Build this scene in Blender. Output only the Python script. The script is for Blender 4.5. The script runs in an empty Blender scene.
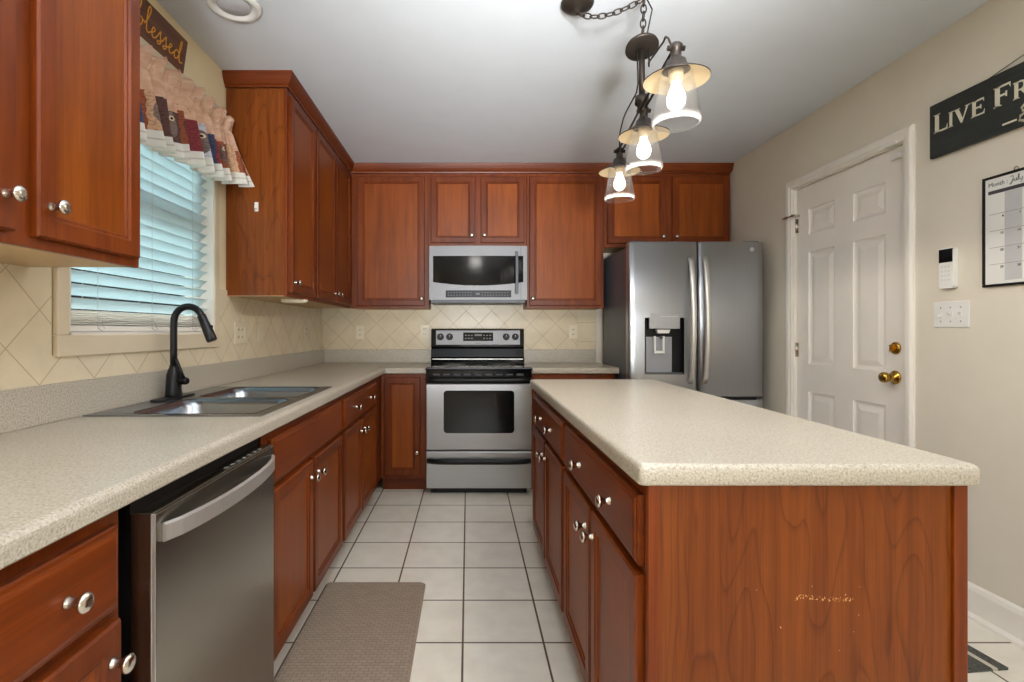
import bpy, bmesh, math, random
from mathutils import Vector, Matrix

random.seed(7)
S = bpy.context.scene
COL = S.collection
PI = math.pi

# ------------------------------------------------------------------ camera
CAM_H = 1.19
F_PX = 512.0            # focal length in pixels of a 1024 wide frame
VX, VY = 468.0, 331.0   # vanishing point of the room's long axis in the frame
cd = bpy.data.cameras.new('camera')
cam = bpy.data.objects.new('camera', cd)
COL.objects.link(cam)
cam.location = (0, 0, CAM_H)
cam.rotation_euler = (PI / 2, 0, 0)
cd.sensor_width = 36
cd.lens = 36 * F_PX / 1024
cd.shift_x = (512 - VX) / 1024
cd.shift_y = -(341 - VY) / 1024
cd.clip_start = 0.02
S.camera = cam

# ------------------------------------------------------------------ colour management
S.view_settings.view_transform = 'Standard'
S.view_settings.look = 'None'
S.view_settings.gamma = 1
S.view_settings.use_curve_mapping = False
S.view_settings.exposure = 0.55

# ------------------------------------------------------------------ sky and added fill lights
W = bpy.data.worlds.new('sky')
S.world = W
W.use_nodes = True
bg = W.node_tree.nodes['Background']
bg.inputs[0].default_value = (0.86, 0.93, 1.0, 1)
bg.inputs[1].default_value = 6.0


def area(name, loc, rot, sx, sy, power, color=(1, 1, 1)):
    l = bpy.data.lights.new(name, 'AREA')
    l.shape = 'RECTANGLE'
    l.size, l.size_y = sx, sy
    l.energy = power
    l.color = color
    o = bpy.data.objects.new(name, l)
    COL.objects.link(o)
    o.location = loc
    o.rotation_euler = rot
    return o


# added fill light, standing in for daylight at the unseen rear window
area('added_rear_daylight', (0.35, -3.15, 1.35), (PI / 2, 0, 0), 1.0, 0.85, 6, (1.0, 0.99, 0.98))
# two fill lights added behind the camera, aimed up to bounce off the ceiling
fl = area('added_bounce_fill', (0.1, -2.4, 1.0), (math.radians(90 + 15.5), 0, 0), 0.6, 0.4, 12, (0.95, 0.975, 1.0))
fl.data.spread = math.radians(38)
fl = area('added_bounce_fill', (0.4, -0.9, 1.0), (math.radians(90 + 50), 0, 0), 0.8, 0.6, 37, (0.96, 0.98, 1.0))
fl.data.spread = math.radians(56)


# ------------------------------------------------------------------ room numbers
XL, XR = -1.255, 2.10       # side walls
YB = 4.385                  # back wall
YR = -3.2                   # rear wall behind the camera
ZC = 2.52                   # ceiling
ZT = 0.92                   # counter top


def srgb(r, g, b):
    def f(c):
        c /= 255.0
        return c / 12.92 if c <= 0.04045 else ((c + 0.055) / 1.055) ** 2.4
    return (f(r), f(g), f(b), 1)


# ------------------------------------------------------------------ node helpers
class NT:
    def __init__(s, name):
        s.m = bpy.data.materials.new(name)
        s.m.use_nodes = True
        s.t = s.m.node_tree
        s.b = s.t.nodes['Principled BSDF']
        s.out = s.t.nodes['Material Output']

    def n(s, typ, **kw):
        x = s.t.nodes.new(typ)
        for k, v in kw.items():
            setattr(x, k, v)
        return x

    def put(s, sock, v):
        if isinstance(v, bpy.types.NodeSocket):
            s.t.links.new(v, sock)
        else:
            sock.default_value = v

    def math(s, op, a, b=0.0, c=None):
        x = s.n('ShaderNodeMath', operation=op)
        s.put(x.inputs[0], a)
        s.put(x.inputs[1], b)
        if c is not None:
            s.put(x.inputs[2], c)
        return x.outputs[0]

    def mix(s, f, a, b, blend='MIX'):
        x = s.n('ShaderNodeMix', data_type='RGBA', blend_type=blend)
        s.put(x.inputs[0], f)
        s.put(x.inputs[6], a)
        s.put(x.inputs[7], b)
        return x.outputs[2]

    def coord(s, kind='Object'):
        return s.n('ShaderNodeTexCoord').outputs[kind]

    def mapping(s, v, loc=(0, 0, 0), rot=(0, 0, 0), scale=(1, 1, 1)):
        x = s.n('ShaderNodeMapping')
        s.put(x.inputs[0], v)
        x.inputs[1].default_value = loc
        x.inputs[2].default_value = rot
        x.inputs[3].default_value = scale
        return x.outputs[0]

    def noise(s, v, scale, detail=3.0, rough=0.5, dist=0.0):
        x = s.n('ShaderNodeTexNoise')
        s.put(x.inputs['Vector'], v)
        x.inputs['Scale'].default_value = scale
        x.inputs['Detail'].default_value = detail
        x.inputs['Roughness'].default_value = rough
        x.inputs['Distortion'].default_value = dist
        return x.outputs[0]

    def ramp(s, f, stops, interp='LINEAR'):
        x = s.n('ShaderNodeValToRGB')
        s.put(x.inputs[0], f)
        cr = x.color_ramp
        cr.interpolation = interp
        while len(cr.elements) < len(stops):
            cr.elements.new(0.5)
        for e, (p, c) in zip(cr.elements, stops):
            e.position = p
            e.color = c
        return x.outputs[0]

    def bump(s, h, strength=0.3, dist=0.01):
        x = s.n('ShaderNodeBump')
        x.inputs['Strength'].default_value = strength
        x.inputs['Distance'].default_value = dist
        s.put(x.inputs['Height'], h)
        s.t.links.new(x.outputs[0], s.b.inputs['Normal'])

    def set(s, color=None, rough=None, metal=None, spec=None, coat=None):
        if color is not None:
            s.put(s.b.inputs['Base Color'], color)
        if rough is not None:
            s.put(s.b.inputs['Roughness'], rough)
        if metal is not None:
            s.put(s.b.inputs['Metallic'], metal)
        if spec is not None:
            s.put(s.b.inputs['Specular IOR Level'], spec)
        if coat is not None:
            s.b.inputs['Coat Weight'].default_value = coat
            s.b.inputs['Coat Roughness'].default_value = 0.12
        return s.m


def plain(name, col, rough=0.5, metal=0.0, spec=0.5, var=0.06, vscale=6.0):
    t = NT(name)
    n = t.noise(t.coord(), vscale, 3)
    lo = tuple(c * (1 - var) for c in col[:3]) + (1,)
    hi = tuple(min(1, c * (1 + var)) for c in col[:3]) + (1,)
    return t.set(t.ramp(n, [(0.3, lo), (0.7, hi)]), rough, metal, spec)


def wood(name, axis, dark, mid, light, rough=0.36, coat=0.0):
    t = NT(name)
    sc = [26.0, 26.0, 26.0]
    sc[axis] = 1.6
    fine = [150.0, 150.0, 150.0]
    fine[axis] = 5.0
    oi = t.n('ShaderNodeObjectInfo')
    off = t.n('ShaderNodeVectorMath', operation='ADD')
    t.put(off.inputs[0], t.coord())
    cmb = t.n('ShaderNodeCombineXYZ')
    for i in range(3):
        t.put(cmb.inputs[i], t.math('MULTIPLY', oi.outputs['Random'], 3.0 + i))
    t.put(off.inputs[1], cmb.outputs[0])
    v = off.outputs[0]
    broad = t.noise(v, 2.2, 2)
    n1 = t.noise(t.mapping(v, scale=tuple(sc)), 1.0, 5, 0.6, 0.4)
    n2 = t.noise(t.mapping(v, scale=tuple(fine)), 1.0, 2, 0.5)
    f = t.math('ADD', t.math('MULTIPLY', n1, 0.6), t.math('MULTIPLY', broad, 0.4))
    col = t.ramp(f, [(0.3, dark), (0.5, mid), (0.72, light)])
    pores = t.ramp(n2, [(0.33, (0.62, 0.58, 0.55, 1)), (0.5, (1, 1, 1, 1))])
    col = t.mix(0.4, col, pores, 'MULTIPLY')
    hs = t.n('ShaderNodeHueSaturation')
    t.put(hs.inputs['Color'], col)
    t.put(hs.inputs['Value'], t.math('ADD', 0.9, t.math('MULTIPLY', oi.outputs['Random'], 0.2)))
    m = t.set(hs.outputs[0], t.math('ADD', rough - 0.05, t.math('MULTIPLY', n1, 0.14)), 0, 0.3, coat)
    t.bump(n1, 0.04, 0.004)
    return m


M = {}
C_D, C_M, C_L = srgb(90, 35, 5), srgb(113, 48, 7), srgb(135, 64, 11)
M['wood_z'] = wood('cherry_wood_upright_grain', 2, C_D, C_M, C_L)
M['wood_x'] = wood('cherry_wood_level_grain', 0, C_D, C_M, C_L)
P_D, P_M, P_L = srgb(112, 50, 7), srgb(136, 65, 10), srgb(156, 80, 15)
M['panel_z'] = wood('cherry_wood_door_panel', 2, P_D, P_M, P_L)


def laminate(name, dark, mid, light, wear=False):
    t = NT(name)
    v = t.coord()
    base = t.noise(t.mapping(v, scale=(40, 40, 1.5)), 1.0, 4, 0.6)
    fine = t.noise(t.mapping(v, scale=(260, 260, 6)), 1.0, 2, 0.5)
    fld = t.noise(t.mapping(v, loc=(0.3, 0, 0.7), scale=(8.5, 8.5, 1.5)), 1.0, 1.5, 0.4, 0.25)
    rings = t.math('FRACT', t.math('MULTIPLY', fld, 11.0))
    col = t.ramp(base, [(0.3, dark), (0.5, mid), (0.7, light)])
    line = t.ramp(rings, [(0.0, (0.5, 0.42, 0.36, 1)), (0.06, (0.78, 0.74, 0.70, 1)), (0.2, (1, 1, 1, 1)), (0.93, (1, 1, 1, 1)), (1.0, (0.5, 0.42, 0.36, 1))])
    col = t.mix(0.6, col, line, 'MULTIPLY')
    col = t.mix(0.5, col, t.ramp(fine, [(0.35, (0.7, 0.66, 0.62, 1)), (0.55, (1, 1, 1, 1))]), 'MULTIPLY')
    if wear:   # scuffed flakes in a short level band on the end panel
        sp = t.n('ShaderNodeSeparateXYZ')
        t.put(sp.inputs[0], t.coord('Object'))
        bx = t.math('COMPARE', sp.outputs[0], 0.735, 0.060)
        wob = t.noise(t.mapping(v, scale=(30, 1, 1)), 1.0, 2)
        bz = t.math('COMPARE', sp.outputs[2], t.math('ADD', 0.625, t.math('MULTIPLY', wob, 0.024)), 0.0045)
        sp_n = t.math('GREATER_THAN', t.noise(v, 230.0, 2), 0.575)
        mask = t.math('MULTIPLY', t.math('MULTIPLY', bx, bz), sp_n)
        bx2 = t.math('COMPARE', sp.outputs[0], 0.70, 0.13)
        bz2 = t.math('COMPARE', sp.outputs[2], 0.60, 0.07)
        few = t.math('GREATER_THAN', t.noise(v, 120.0, 1), 0.78)
        mask = t.math('MAXIMUM', mask, t.math('MULTIPLY', t.math('MULTIPLY', bx2, bz2), few))
        col = t.mix(mask, col, srgb(215, 165, 105))
    return t.set(col, 0.36, 0, 0.3)


M['laminate'] = laminate('cherry_grain_laminate_panel', srgb(110, 53, 14), srgb(126, 64, 18), srgb(138, 74, 24))
M['laminate_worn'] = laminate('cherry_grain_laminate_worn', srgb(108, 50, 10), srgb(122, 60, 13), srgb(134, 69, 17), True)


def speckle(name):
    t = NT(name)
    v = t.coord()
    a = t.noise(v, 210.0, 2, 0.6)
    b = t.noise(t.mapping(v, loc=(3, 1, 2)), 330.0, 2, 0.6)
    c = t.noise(v, 3.0, 2)
    col = t.ramp(a, [(0.34, srgb(158, 144, 124)), (0.43, srgb(184, 174, 157)), (0.55, srgb(191, 183, 168)), (0.68, srgb(206, 199, 186))])
    dk = t.math('LESS_THAN', b, 0.37)
    col = t.mix(t.math('MULTIPLY', dk, 0.45), col, srgb(142, 136, 126))
    col = t.mix(0.35, col, t.ramp(c, [(0.3, (0.9, 0.88, 0.84, 1)), (0.7, (1, 1, 1, 1))]), 'MULTIPLY')
    return t.set(col, 0.32, 0, 0.45)


M['counter'] = speckle('speckled_laminate_counter')

M['ceiling'] = plain('ceiling_paint', srgb(218, 222, 227), 0.9, var=0.015)
M['paint'] = plain('tan_wall_paint', srgb(224, 215, 198), 0.75, var=0.02)
M['paint_left_warm_lit'] = plain('tan_wall_paint_warm_lit', srgb(246, 231, 192), 0.75, var=0.02)  # same tan paint, with the warm light on this wall mixed into its colour
M['white_trim'] = plain('white_trim_paint', srgb(240, 234, 224), 0.4, var=0.02)
M['cream_trim'] = plain('cream_trim_paint', srgb(224, 208, 180), 0.4, var=0.02)
M['nickel'] = plain('satin_nickel', srgb(200, 194, 184), 0.22, 1.0)
M['brass'] = plain('polished_brass', srgb(190, 150, 70), 0.18, 1.0)
M['bronze'] = plain('dark_bronze_metal', srgb(66, 58, 52), 0.42, 0.7)
M['faucet'] = plain('matte_black_metal', srgb(38, 38, 40), 0.3, 0.6)
M['black_gloss'] = plain('black_glass', srgb(14, 14, 15), 0.1, 0.0, 0.3)
M['black_plastic'] = plain('black_plastic', srgb(15, 15, 16), 0.4, 0.0, 0.3)
M['dark_grey'] = plain('dark_grey_enamel', srgb(84, 88, 95), 0.42, 0.0)
M['white_plastic'] = plain('white_plastic', srgb(232, 230, 224), 0.35, var=0.02)
M['ivory_plastic'] = plain('ivory_plastic', srgb(226, 214, 188), 0.35, var=0.02)
M['grey_mark'] = plain('grey_marking', srgb(120, 118, 112), 0.5)
M['pale_mark'] = plain('pale_marking', srgb(205, 205, 205), 0.5)
M['cream_enamel'] = plain('cream_enamel', srgb(206, 184, 146), 0.45, var=0.02)
M['underside'] = plain('pale_unfinished_wood', srgb(204, 174, 128), 0.6)
M['slot'] = plain('dim_vent_slot', srgb(54, 55, 58), 0.5)
M['gap'] = plain('dark_gap', srgb(16, 13, 12), 0.8)


def steel(name, col, rough, axis=2, metal=1.0):
    t = NT(name)
    sc = [240.0, 240.0, 240.0]
    sc[axis] = 2.0
    n = t.noise(t.mapping(t.coord(), scale=tuple(sc)), 1.0, 3)
    lo = tuple(c * 0.97 for c in col[:3]) + (1,)
    hi = tuple(min(1, c * 1.03) for c in col[:3]) + (1,)
    m = t.set(t.ramp(n, [(0.3, lo), (0.7, hi)]), t.math('ADD', rough - 0.02, t.math('MULTIPLY', n, 0.04)), metal)
    t.b.inputs['Anisotropic'].default_value = 0.5
    return m


M['steel'] = steel('brushed_stainless_level', srgb(186, 187, 189), 0.42, 0)
M['steel_satin'] = steel('satin_stainless', srgb(146, 146, 148), 0.5, 0, 0.4)
M['steel_v'] = steel('brushed_stainless_upright', srgb(172, 174, 178), 0.3, 2)
M['steel_dw'] = steel('brushed_stainless_smoky', srgb(160, 156, 148), 0.24, 0)
M['steel_sink'] = steel('brushed_sink_steel', srgb(150, 155, 162), 0.26, 1)
M['steel_bright'] = steel('bright_handle_steel', srgb(206, 203, 198), 0.38, 2, 0.75)


def tile_mat(name, ax, o0, o1, rot, size, mortar, tile, tile2, grout, rough):
    t = NT(name)
    sp = t.n('ShaderNodeSeparateXYZ')
    t.put(sp.inputs[0], t.coord())
    cb = t.n('ShaderNodeCombineXYZ')
    t.put(cb.inputs[0], t.math('SUBTRACT', sp.outputs[ax[0]], o0))
    t.put(cb.inputs[1], t.math('SUBTRACT', sp.outputs[ax[1]], o1))
    v = t.mapping(cb.outputs[0], rot=(0, 0, rot))
    br = t.n('ShaderNodeTexBrick')
    br.offset = 0.0
    br.squash = 1.0
    t.put(br.inputs['Vector'], v)
    br.inputs['Color1'].default_value = tile
    br.inputs['Color2'].default_value = tile2
    br.inputs['Mortar'].default_value = grout
    br.inputs['Scale'].default_value = 1.0
    br.inputs['Mortar Size'].default_value = mortar
    br.inputs['Mortar Smooth'].default_value = 0.15
    br.inputs['Brick Width'].default_value = size
    br.inputs['Row Height'].default_value = size
    n = t.noise(t.coord(), 9.0, 5, 0.6)
    col = t.mix(0.6, br.outputs['Color'], t.ramp(n, [(0.3, (0.84, 0.83, 0.81, 1)), (0.62, (1, 1, 1, 1))]), 'MULTIPLY')
    m = t.set(col, t.math('ADD', rough, t.math('MULTIPLY', br.outputs['Fac'], 0.4)), 0, 0.4)
    t.bump(t.math('SUBTRACT', 1.0, br.outputs['Fac']), 0.5, 0.002)
    return m


M['floor'] = tile_mat('cream_floor_tile', (0, 1), -0.02, 1.955, 0, 0.3085, 0.0042, srgb(236, 230, 216), srgb(231, 224, 209), srgb(96, 82, 64), 0.28)
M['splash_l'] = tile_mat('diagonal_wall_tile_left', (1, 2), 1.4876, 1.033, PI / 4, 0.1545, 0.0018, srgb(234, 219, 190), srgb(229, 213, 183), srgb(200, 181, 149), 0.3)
M['splash_b'] = tile_mat('diagonal_wall_tile_back', (0, 2), 0.64, 1.145, PI / 4, 0.1545, 0.0018, srgb(222, 206, 174), srgb(216, 200, 168), srgb(186, 167, 134), 0.3)
M['splash_e'] = tile_mat('straight_wall_tile', (0, 2), 0.931, 1.100, 0, 0.1615, 0.0018, srgb(222, 206, 174), srgb(216, 200, 168), srgb(186, 167, 134), 0.3)


def slat_mat():
    t = NT('white_blind_slat')
    t.set(srgb(226, 232, 232), 0.5)
    tr = t.n('ShaderNodeBsdfTranslucent')
    tr.inputs[0].default_value = srgb(214, 234, 238)
    mx = t.n('ShaderNodeMixShader')
    mx.inputs[0].default_value = 0.38
    t.t.links.new(t.b.outputs[0], mx.inputs[1])
    t.t.links.new(tr.outputs[0], mx.inputs[2])
    t.t.links.new(mx.outputs[0], t.out.inputs[0])
    return t.m


M['slat'] = slat_mat()


def glass_mat(name, tint=(1, 1, 1, 1), ior=1.45, rough=0.02):
    t = NT(name)
    tr = t.n('ShaderNodeBsdfTransparent')
    tr.inputs[0].default_value = tint
    gl = t.n('ShaderNodeBsdfGlossy')
    gl.inputs['Roughness'].default_value = rough
    fr = t.n('ShaderNodeFresnel')
    fr.inputs[0].default_value = ior
    mx = t.n('ShaderNodeMixShader')
    t.t.links.new(fr.outputs[0], mx.inputs[0])
    t.t.links.new(tr.outputs[0], mx.inputs[1])
    t.t.links.new(gl.outputs[0], mx.inputs[2])
    t.t.links.new(mx.outputs[0], t.out.inputs[0])
    return t.m


M['pane'] = glass_mat('window_pane_glass', (0.95, 0.98, 0.97, 1))


def lamp_glass():
    # clear lamp glass, with a milky haze mixed in for the bulb's glow
    t = NT('clear_lamp_glass_glow_haze')
    tr = t.n('ShaderNodeBsdfTransparent')
    tr.inputs[0].default_value = (0.97, 0.97, 0.97, 1)
    gl = t.n('ShaderNodeBsdfGlossy')
    gl.inputs['Roughness'].default_value = 0.05
    tl = t.n('ShaderNodeBsdfTranslucent')
    tl.inputs[0].default_value = (0.95, 0.95, 0.95, 1)
    lw = t.n('ShaderNodeLayerWeight')
    lw.inputs[0].default_value = 0.35
    m1 = t.n('ShaderNodeMixShader')
    m1.inputs[0].default_value = 0.06
    t.t.links.new(tr.outputs[0], m1.inputs[1])
    t.t.links.new(tl.outputs[0], m1.inputs[2])
    m2 = t.n('ShaderNodeMixShader')
    t.put(m2.inputs[0], t.math('MULTIPLY', t.math('POWER', lw.outputs['Facing'], 2.0), 0.8))
    t.t.links.new(m1.outputs[0], m2.inputs[1])
    t.t.links.new(gl.outputs[0], m2.inputs[2])
    t.t.links.new(m2.outputs[0], t.out.inputs[0])
    return t.m


M['lamp_glass'] = lamp_glass()


def glow(name, col, strength):
    t = NT(name)
    t.set(col, 0.5)
    t.b.inputs['Emission Color'].default_value = col
    t.b.inputs['Emission Strength'].default_value = strength
    return t.m


M['bulb'] = glow('lit_bulb', (1.0, 0.93, 0.82, 1), 3.6)
M['drum'] = glow('lit_drum_diffuser', (1.0, 0.96, 0.90, 1), 25)

# ------------------------------------------------------------------ mesh builder


def perp(d):
    d = d.normalized()
    a = Vector((0, 0, 1)) if abs(d.z) < 0.9 else Vector((1, 0, 0))
    u = d.cross(a).normalized()
    return u, d.cross(u).normalized()


class MB:
    def __init__(s):
        s.v, s.f, s.sm, s.mi = [], [], [], []

    def quad(s, *idx, smooth=False, mat=0):
        s.f.append(tuple(idx))
        s.sm.append(smooth)
        s.mi.append(mat)

    def box(s, x0, x1, y0, y1, z0, z1, mat=0):
        b = len(s.v)
        for z in (z0, z1):
            s.v += [(x0, y0, z), (x1, y0, z), (x1, y1, z), (x0, y1, z)]
        for q in ((3, 2, 1, 0), (4, 5, 6, 7), (0, 1, 5, 4), (1, 2, 6, 5), (2, 3, 7, 6), (3, 0, 4, 7)):
            s.quad(*[b + i for i in q], mat=mat)
        return s

    def rings(s, rings, cap0=True, cap1=True, smooth=True, mat=0):
        """bridge a list of closed rings with equal counts"""
        b = len(s.v)
        n = len(rings[0])
        for r in rings:
            s.v += [tuple(p) for p in r]
        for k in range(len(rings) - 1):
            for i in range(n):
                j = (i + 1) % n
                s.quad(b + k * n + i, b + k * n + j, b + (k + 1) * n + j, b + (k + 1) * n + i, smooth=smooth, mat=mat)
        if cap0:
            s.quad(*[b + i for i in reversed(range(n))], mat=mat)
        if cap1:
            s.quad(*[b + (len(rings) - 1) * n + i for i in range(n)], mat=mat)
        return s

    def lathe(s, o, d, prof, seg=20, cap0=True, cap1=True, smooth=True, mat=0, su=1.0, sv=1.0):
        """profile of (radius, distance along d) turned about the axis o, d"""
        o = Vector(o)
        d = Vector(d).normalized()
        u, w = perp(d)
        rr = []
        for r, h in prof:
            rr.append([o + d * h + (u * math.cos(2 * PI * i / seg) * su + w * math.sin(2 * PI * i / seg) * sv) * r for i in range(seg)])
        return s.rings(rr, cap0, cap1, smooth, mat)

    def cyl(s, a, b, r, seg=14, mat=0, r2=None):
        a, b = Vector(a), Vector(b)
        return s.lathe(a, b - a, [(r, 0), (r2 if r2 is not None else r, (b - a).length)], seg, mat=mat)

    def tube(s, pts, r, seg=8, mat=0, closed=False, flat=None, up=None):
        """tube along points; r a number or a list; flat=(ru, rv) for an elliptical section"""
        pts = [Vector(p) for p in pts]
        n = len(pts)
        rr = []
        pu = None
        for i, p in enumerate(pts):
            if closed:
                t = pts[(i + 1) % n] - pts[i - 1]
            else:
                t = pts[min(i + 1, n - 1)] - pts[max(i - 1, 0)]
            t.normalize()
            if up is not None:
                u = Vector(up) - t * t.dot(Vector(up))
                u.normalize()
            elif pu is None:
                u, _ = perp(t)
            else:
                u = pu - t * t.dot(pu)
                u.normalize()
            pu = u
            w = t.cross(u)
            ri = r[i] if isinstance(r, (list, tuple)) else r
            a, b = (flat if flat else (1, 1))
            rr.append([p + (u * math.cos(2 * PI * k / seg) * a + w * math.sin(2 * PI * k / seg) * b) * ri for k in range(seg)])
        if closed:
            rr.append(rr[0])
            return s.rings(rr, False, False, True, mat)
        return s.rings(rr, True, True, True, mat)

    def prism(s, poly, axis, a, b, mat=0, smooth=False):
        """extrude a closed 2D polygon (in the two axes other than axis) from a to b"""
        def P(p, h):
            q = list(p)
            q.insert(axis, h)
            return tuple(q)
        return s.rings([[P(p, a) for p in poly], [P(p, b) for p in poly]], True, True, smooth, mat)

    def ball(s, c, r, seg=16, rows=10, sc=(1, 1, 1), mat=0):
        c = Vector(c)
        rr = []
        for k in range(rows + 1):
            th = 0.02 + (PI - 0.04) * k / rows
            rr.append([c + Vector((r * sc[0] * math.sin(th) * math.cos(2 * PI * i / seg), r * sc[1] * math.sin(th) * math.sin(2 * PI * i / seg), -r * sc[2] * math.cos(th))) for i in range(seg)])
        return s.rings(rr, True, True, True, mat)

    def panel(s, x0, x1, z0, z1, prof, y0=0.0, last=True, first=True, mat=0):
        """rectangle stepping inward: prof is a list of (inset, y) from the back edge to the middle; front looks to -y"""
        rr = []
        for ins, y in prof:
            rr.append([(x0 + ins, y0 + y, z0 + ins), (x1 - ins, y0 + y, z0 + ins), (x1 - ins, y0 + y, z1 - ins), (x0 + ins, y0 + y, z1 - ins)])
        return s.rings(rr, first, last, False, mat)

    def build(s, name, mat, parent=None, bevel=0.0, seg=2, loc=None, rot=None, recalc=True):
        me = bpy.data.meshes.new(name)
        me.from_pydata([tuple(v) for v in s.v], [], s.f)
        mats = mat if isinstance(mat, (list, tuple)) else [mat]
        for m in mats:
            me.materials.append(m)
        me.polygons.foreach_set('use_smooth', s.sm)
        me.polygons.foreach_set('material_index', s.mi)
        if recalc:
            bm = bmesh.new()
            bm.from_mesh(me)
            bmesh.ops.recalc_face_normals(bm, faces=bm.faces)
            bm.to_mesh(me)
            bm.free()
        me.update()
        o = bpy.data.objects.new(name, me)
        COL.objects.link(o)
        if parent is not None:
            o.parent = parent
        if loc is not None:
            o.location = loc
        if rot is not None:
            o.rotation_euler = rot
        if bevel > 0:
            md = o.modifiers.new('bevel', 'BEVEL')
            md.width = bevel
            md.segments = seg
            md.limit_method = 'ANGLE'
            md.angle_limit = math.radians(40)
        return o


def tag(o, label=None, cat=None, group=None, kind=None):
    if label:
        o['label'] = label
    if cat:
        o['category'] = cat
    if group:
        o['group'] = group
    if kind:
        o['kind'] = kind
    return o


def thing(name, label, cat, loc=(0, 0, 0), rz=0.0, group=None):
    o = bpy.data.objects.new(name, None)
    o.empty_display_size = 0.1
    COL.objects.link(o)
    o.location = loc
    o.rotation_euler = (0, 0, rz)
    return tag(o, label, cat, group)


def structure(name, loc=(0, 0, 0)):
    o = bpy.data.objects.new(name, None)
    COL.objects.link(o)
    o.location = loc
    o['kind'] = 'structure'
    return o


# ------------------------------------------------------------------ room shell
T = 0.12
YF = YB + T
tag(MB().box(XL - T, XR + T, YR - T, YF, -0.1, 0).build('floor', M['floor']), kind='structure')
tag(MB().box(XL - T, XR + T, YR - T, YF, ZC, ZC + 0.1).build('ceiling', M['ceiling']), kind='structure')
tag(MB().box(XL - T, XR + T, YB, YF, 0, ZC).build('wall_back', M['paint']), kind='structure')

# window opening in the left wall and doorway in the right wall
WY0, WY1, WZ0, WZ1 = 1.59, 2.50, 1.178, 2.26
w = MB()
w.box(XL - T, XL, YR, WY0, 0, ZC).box(XL - T, XL, WY1, YB, 0, ZC)
w.box(XL - T, XL, WY0, WY1, 0, WZ0).box(XL - T, XL, WY0, WY1, WZ1, ZC)
tag(w.build('wall_left', M['paint_left_warm_lit']), kind='structure')
DY0, DY1, DZ = 2.466, 3.306, 2.101
w = MB()
w.box(XR, XR + T, YR, DY0, 0, ZC).box(XR, XR + T, DY1, YB, 0, ZC).box(XR, XR + T, DY0, DY1, DZ, ZC)
tag(w.build('wall_right', M['paint']), kind='structure')
# rear wall with a window opening added to let daylight in
w = MB()
w.box(XL - T, -0.2, YR - T, YR, 0, ZC).box(0.9, XR + T, YR - T, YR, 0, ZC).box(-0.2, 0.9, YR - T, YR, 1.8, ZC).box(-0.2, 0.9, YR - T, YR, 0, 0.9)
tag(w.build('wall_rear', M['paint']), kind='structure')

# baseboard along the right wall, with a shoe at its foot
b = MB()
for y0, y1 in ((YR, DY0 - 0.08), (DY1 + 0.08, YB)):
    b.prism([(XR - 0.001, 0.0), (XR - 0.026, 0.0), (XR - 0.026, 0.010), (XR - 0.014, 0.024), (XR - 0.014, 0.115), (XR - 0.009, 0.132), (XR - 0.001, 0.142)], 1, y0, y1)
tag(b.build('baseboard_right', M['white_trim']), kind='structure')

# tiled backsplashes
XS = XL + 0.010
s = MB()
s.box(XL, XS, 0.62, WY0 - 0.06, 1.0, 1.40).box(XL, XS, WY1 + 0.06, YB, 1.0, 1.40).box(XL, XS, WY0 - 0.06, WY1 + 0.06, 1.0, 1.115)
tag(s.build('wall_left_backsplash', M['splash_l']), kind='structure')
YS = YB - 0.010
tag(MB().box(XS, 0.931, YS, YB, 1.0, 1.42).build('wall_back_backsplash', M['splash_b']), kind='structure')
tag(MB().box(0.931, 1.093, YS, YB, 1.0, 1.42).build('wall_back_backsplash_border', M['splash_e']), kind='structure')

# ------------------------------------------------------------------ window
win = structure('window_1', (0, 0, 0))
f = MB()
ca, cz = 0.047, 0.068
x0, x1 = XL, XL + 0.020
f.box(x0, x1, WY0 - ca, WY1 + ca, WZ0 - cz, WZ0).box(x0, x1, WY0 - ca, WY1 + ca, WZ1, WZ1 + ca)
f.box(x0, x1, WY0 - ca, WY0, WZ0, WZ1).box(x0, x1, WY1, WY1 + ca, WZ0, WZ1)
f.build('casing', M['cream_trim'], win, 0.004)
f = MB()
jt = 0.008
f.box(XL - T, XL + 0.016, WY0, WY0 + jt, WZ0, WZ1).box(XL - T, XL + 0.016, WY1 - jt, WY1, WZ0, WZ1)
f.box(XL - T, XL + 0.016, WY0, WY1, WZ0, WZ0 + jt).box(XL - T, XL + 0.016, WY0, WY1, WZ1 - jt, WZ1)
f.build('jamb', M['white_trim'], win)
f = MB()
xa, xb = XL - 0.115, XL - 0.075
zm = 1.70
for za, zb in ((WZ0 + jt, zm), (zm, WZ1 - jt)):
    f.box(xa, xb, WY0 + jt, WY0 + 0.05, za, zb).box(xa, xb, WY1 - 0.05, WY1 - jt, za, zb)
    f.box(xa, xb, WY0 + 0.05, WY1 - 0.05, za, za + 0.04).box(xa, xb, WY0 + 0.05, WY1 - 0.05, zb - 0.04, zb)
f.build('sash', M['white_trim'], win)
f = MB()
f.box(XL - 0.098, XL - 0.094, WY0 + 0.045, WY1 - 0.045, WZ0 + 0.045, WZ1 - 0.045)
f.build('pane', M['pane'], win)

# venetian blind hung inside the window opening
bl = thing('window_blind', 'white two inch slatted blind tilted nearly shut in the window over the sink', 'blind', (XL - 0.033, 2.045, WZ0))
BW = 0.445
hr = MB().box(-0.03, 0.03, -BW, BW, WZ1 - WZ0 - 0.055, WZ1 - WZ0 - 0.010)
hr.build('headrail', M['slat'], bl, 0.002)
sl = MB()
tilt = math.radians(40)
zs = []
z = 0.104
while z < WZ1 - WZ0 - 0.08:
    zs.append(z)
    z += 0.0445


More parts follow.
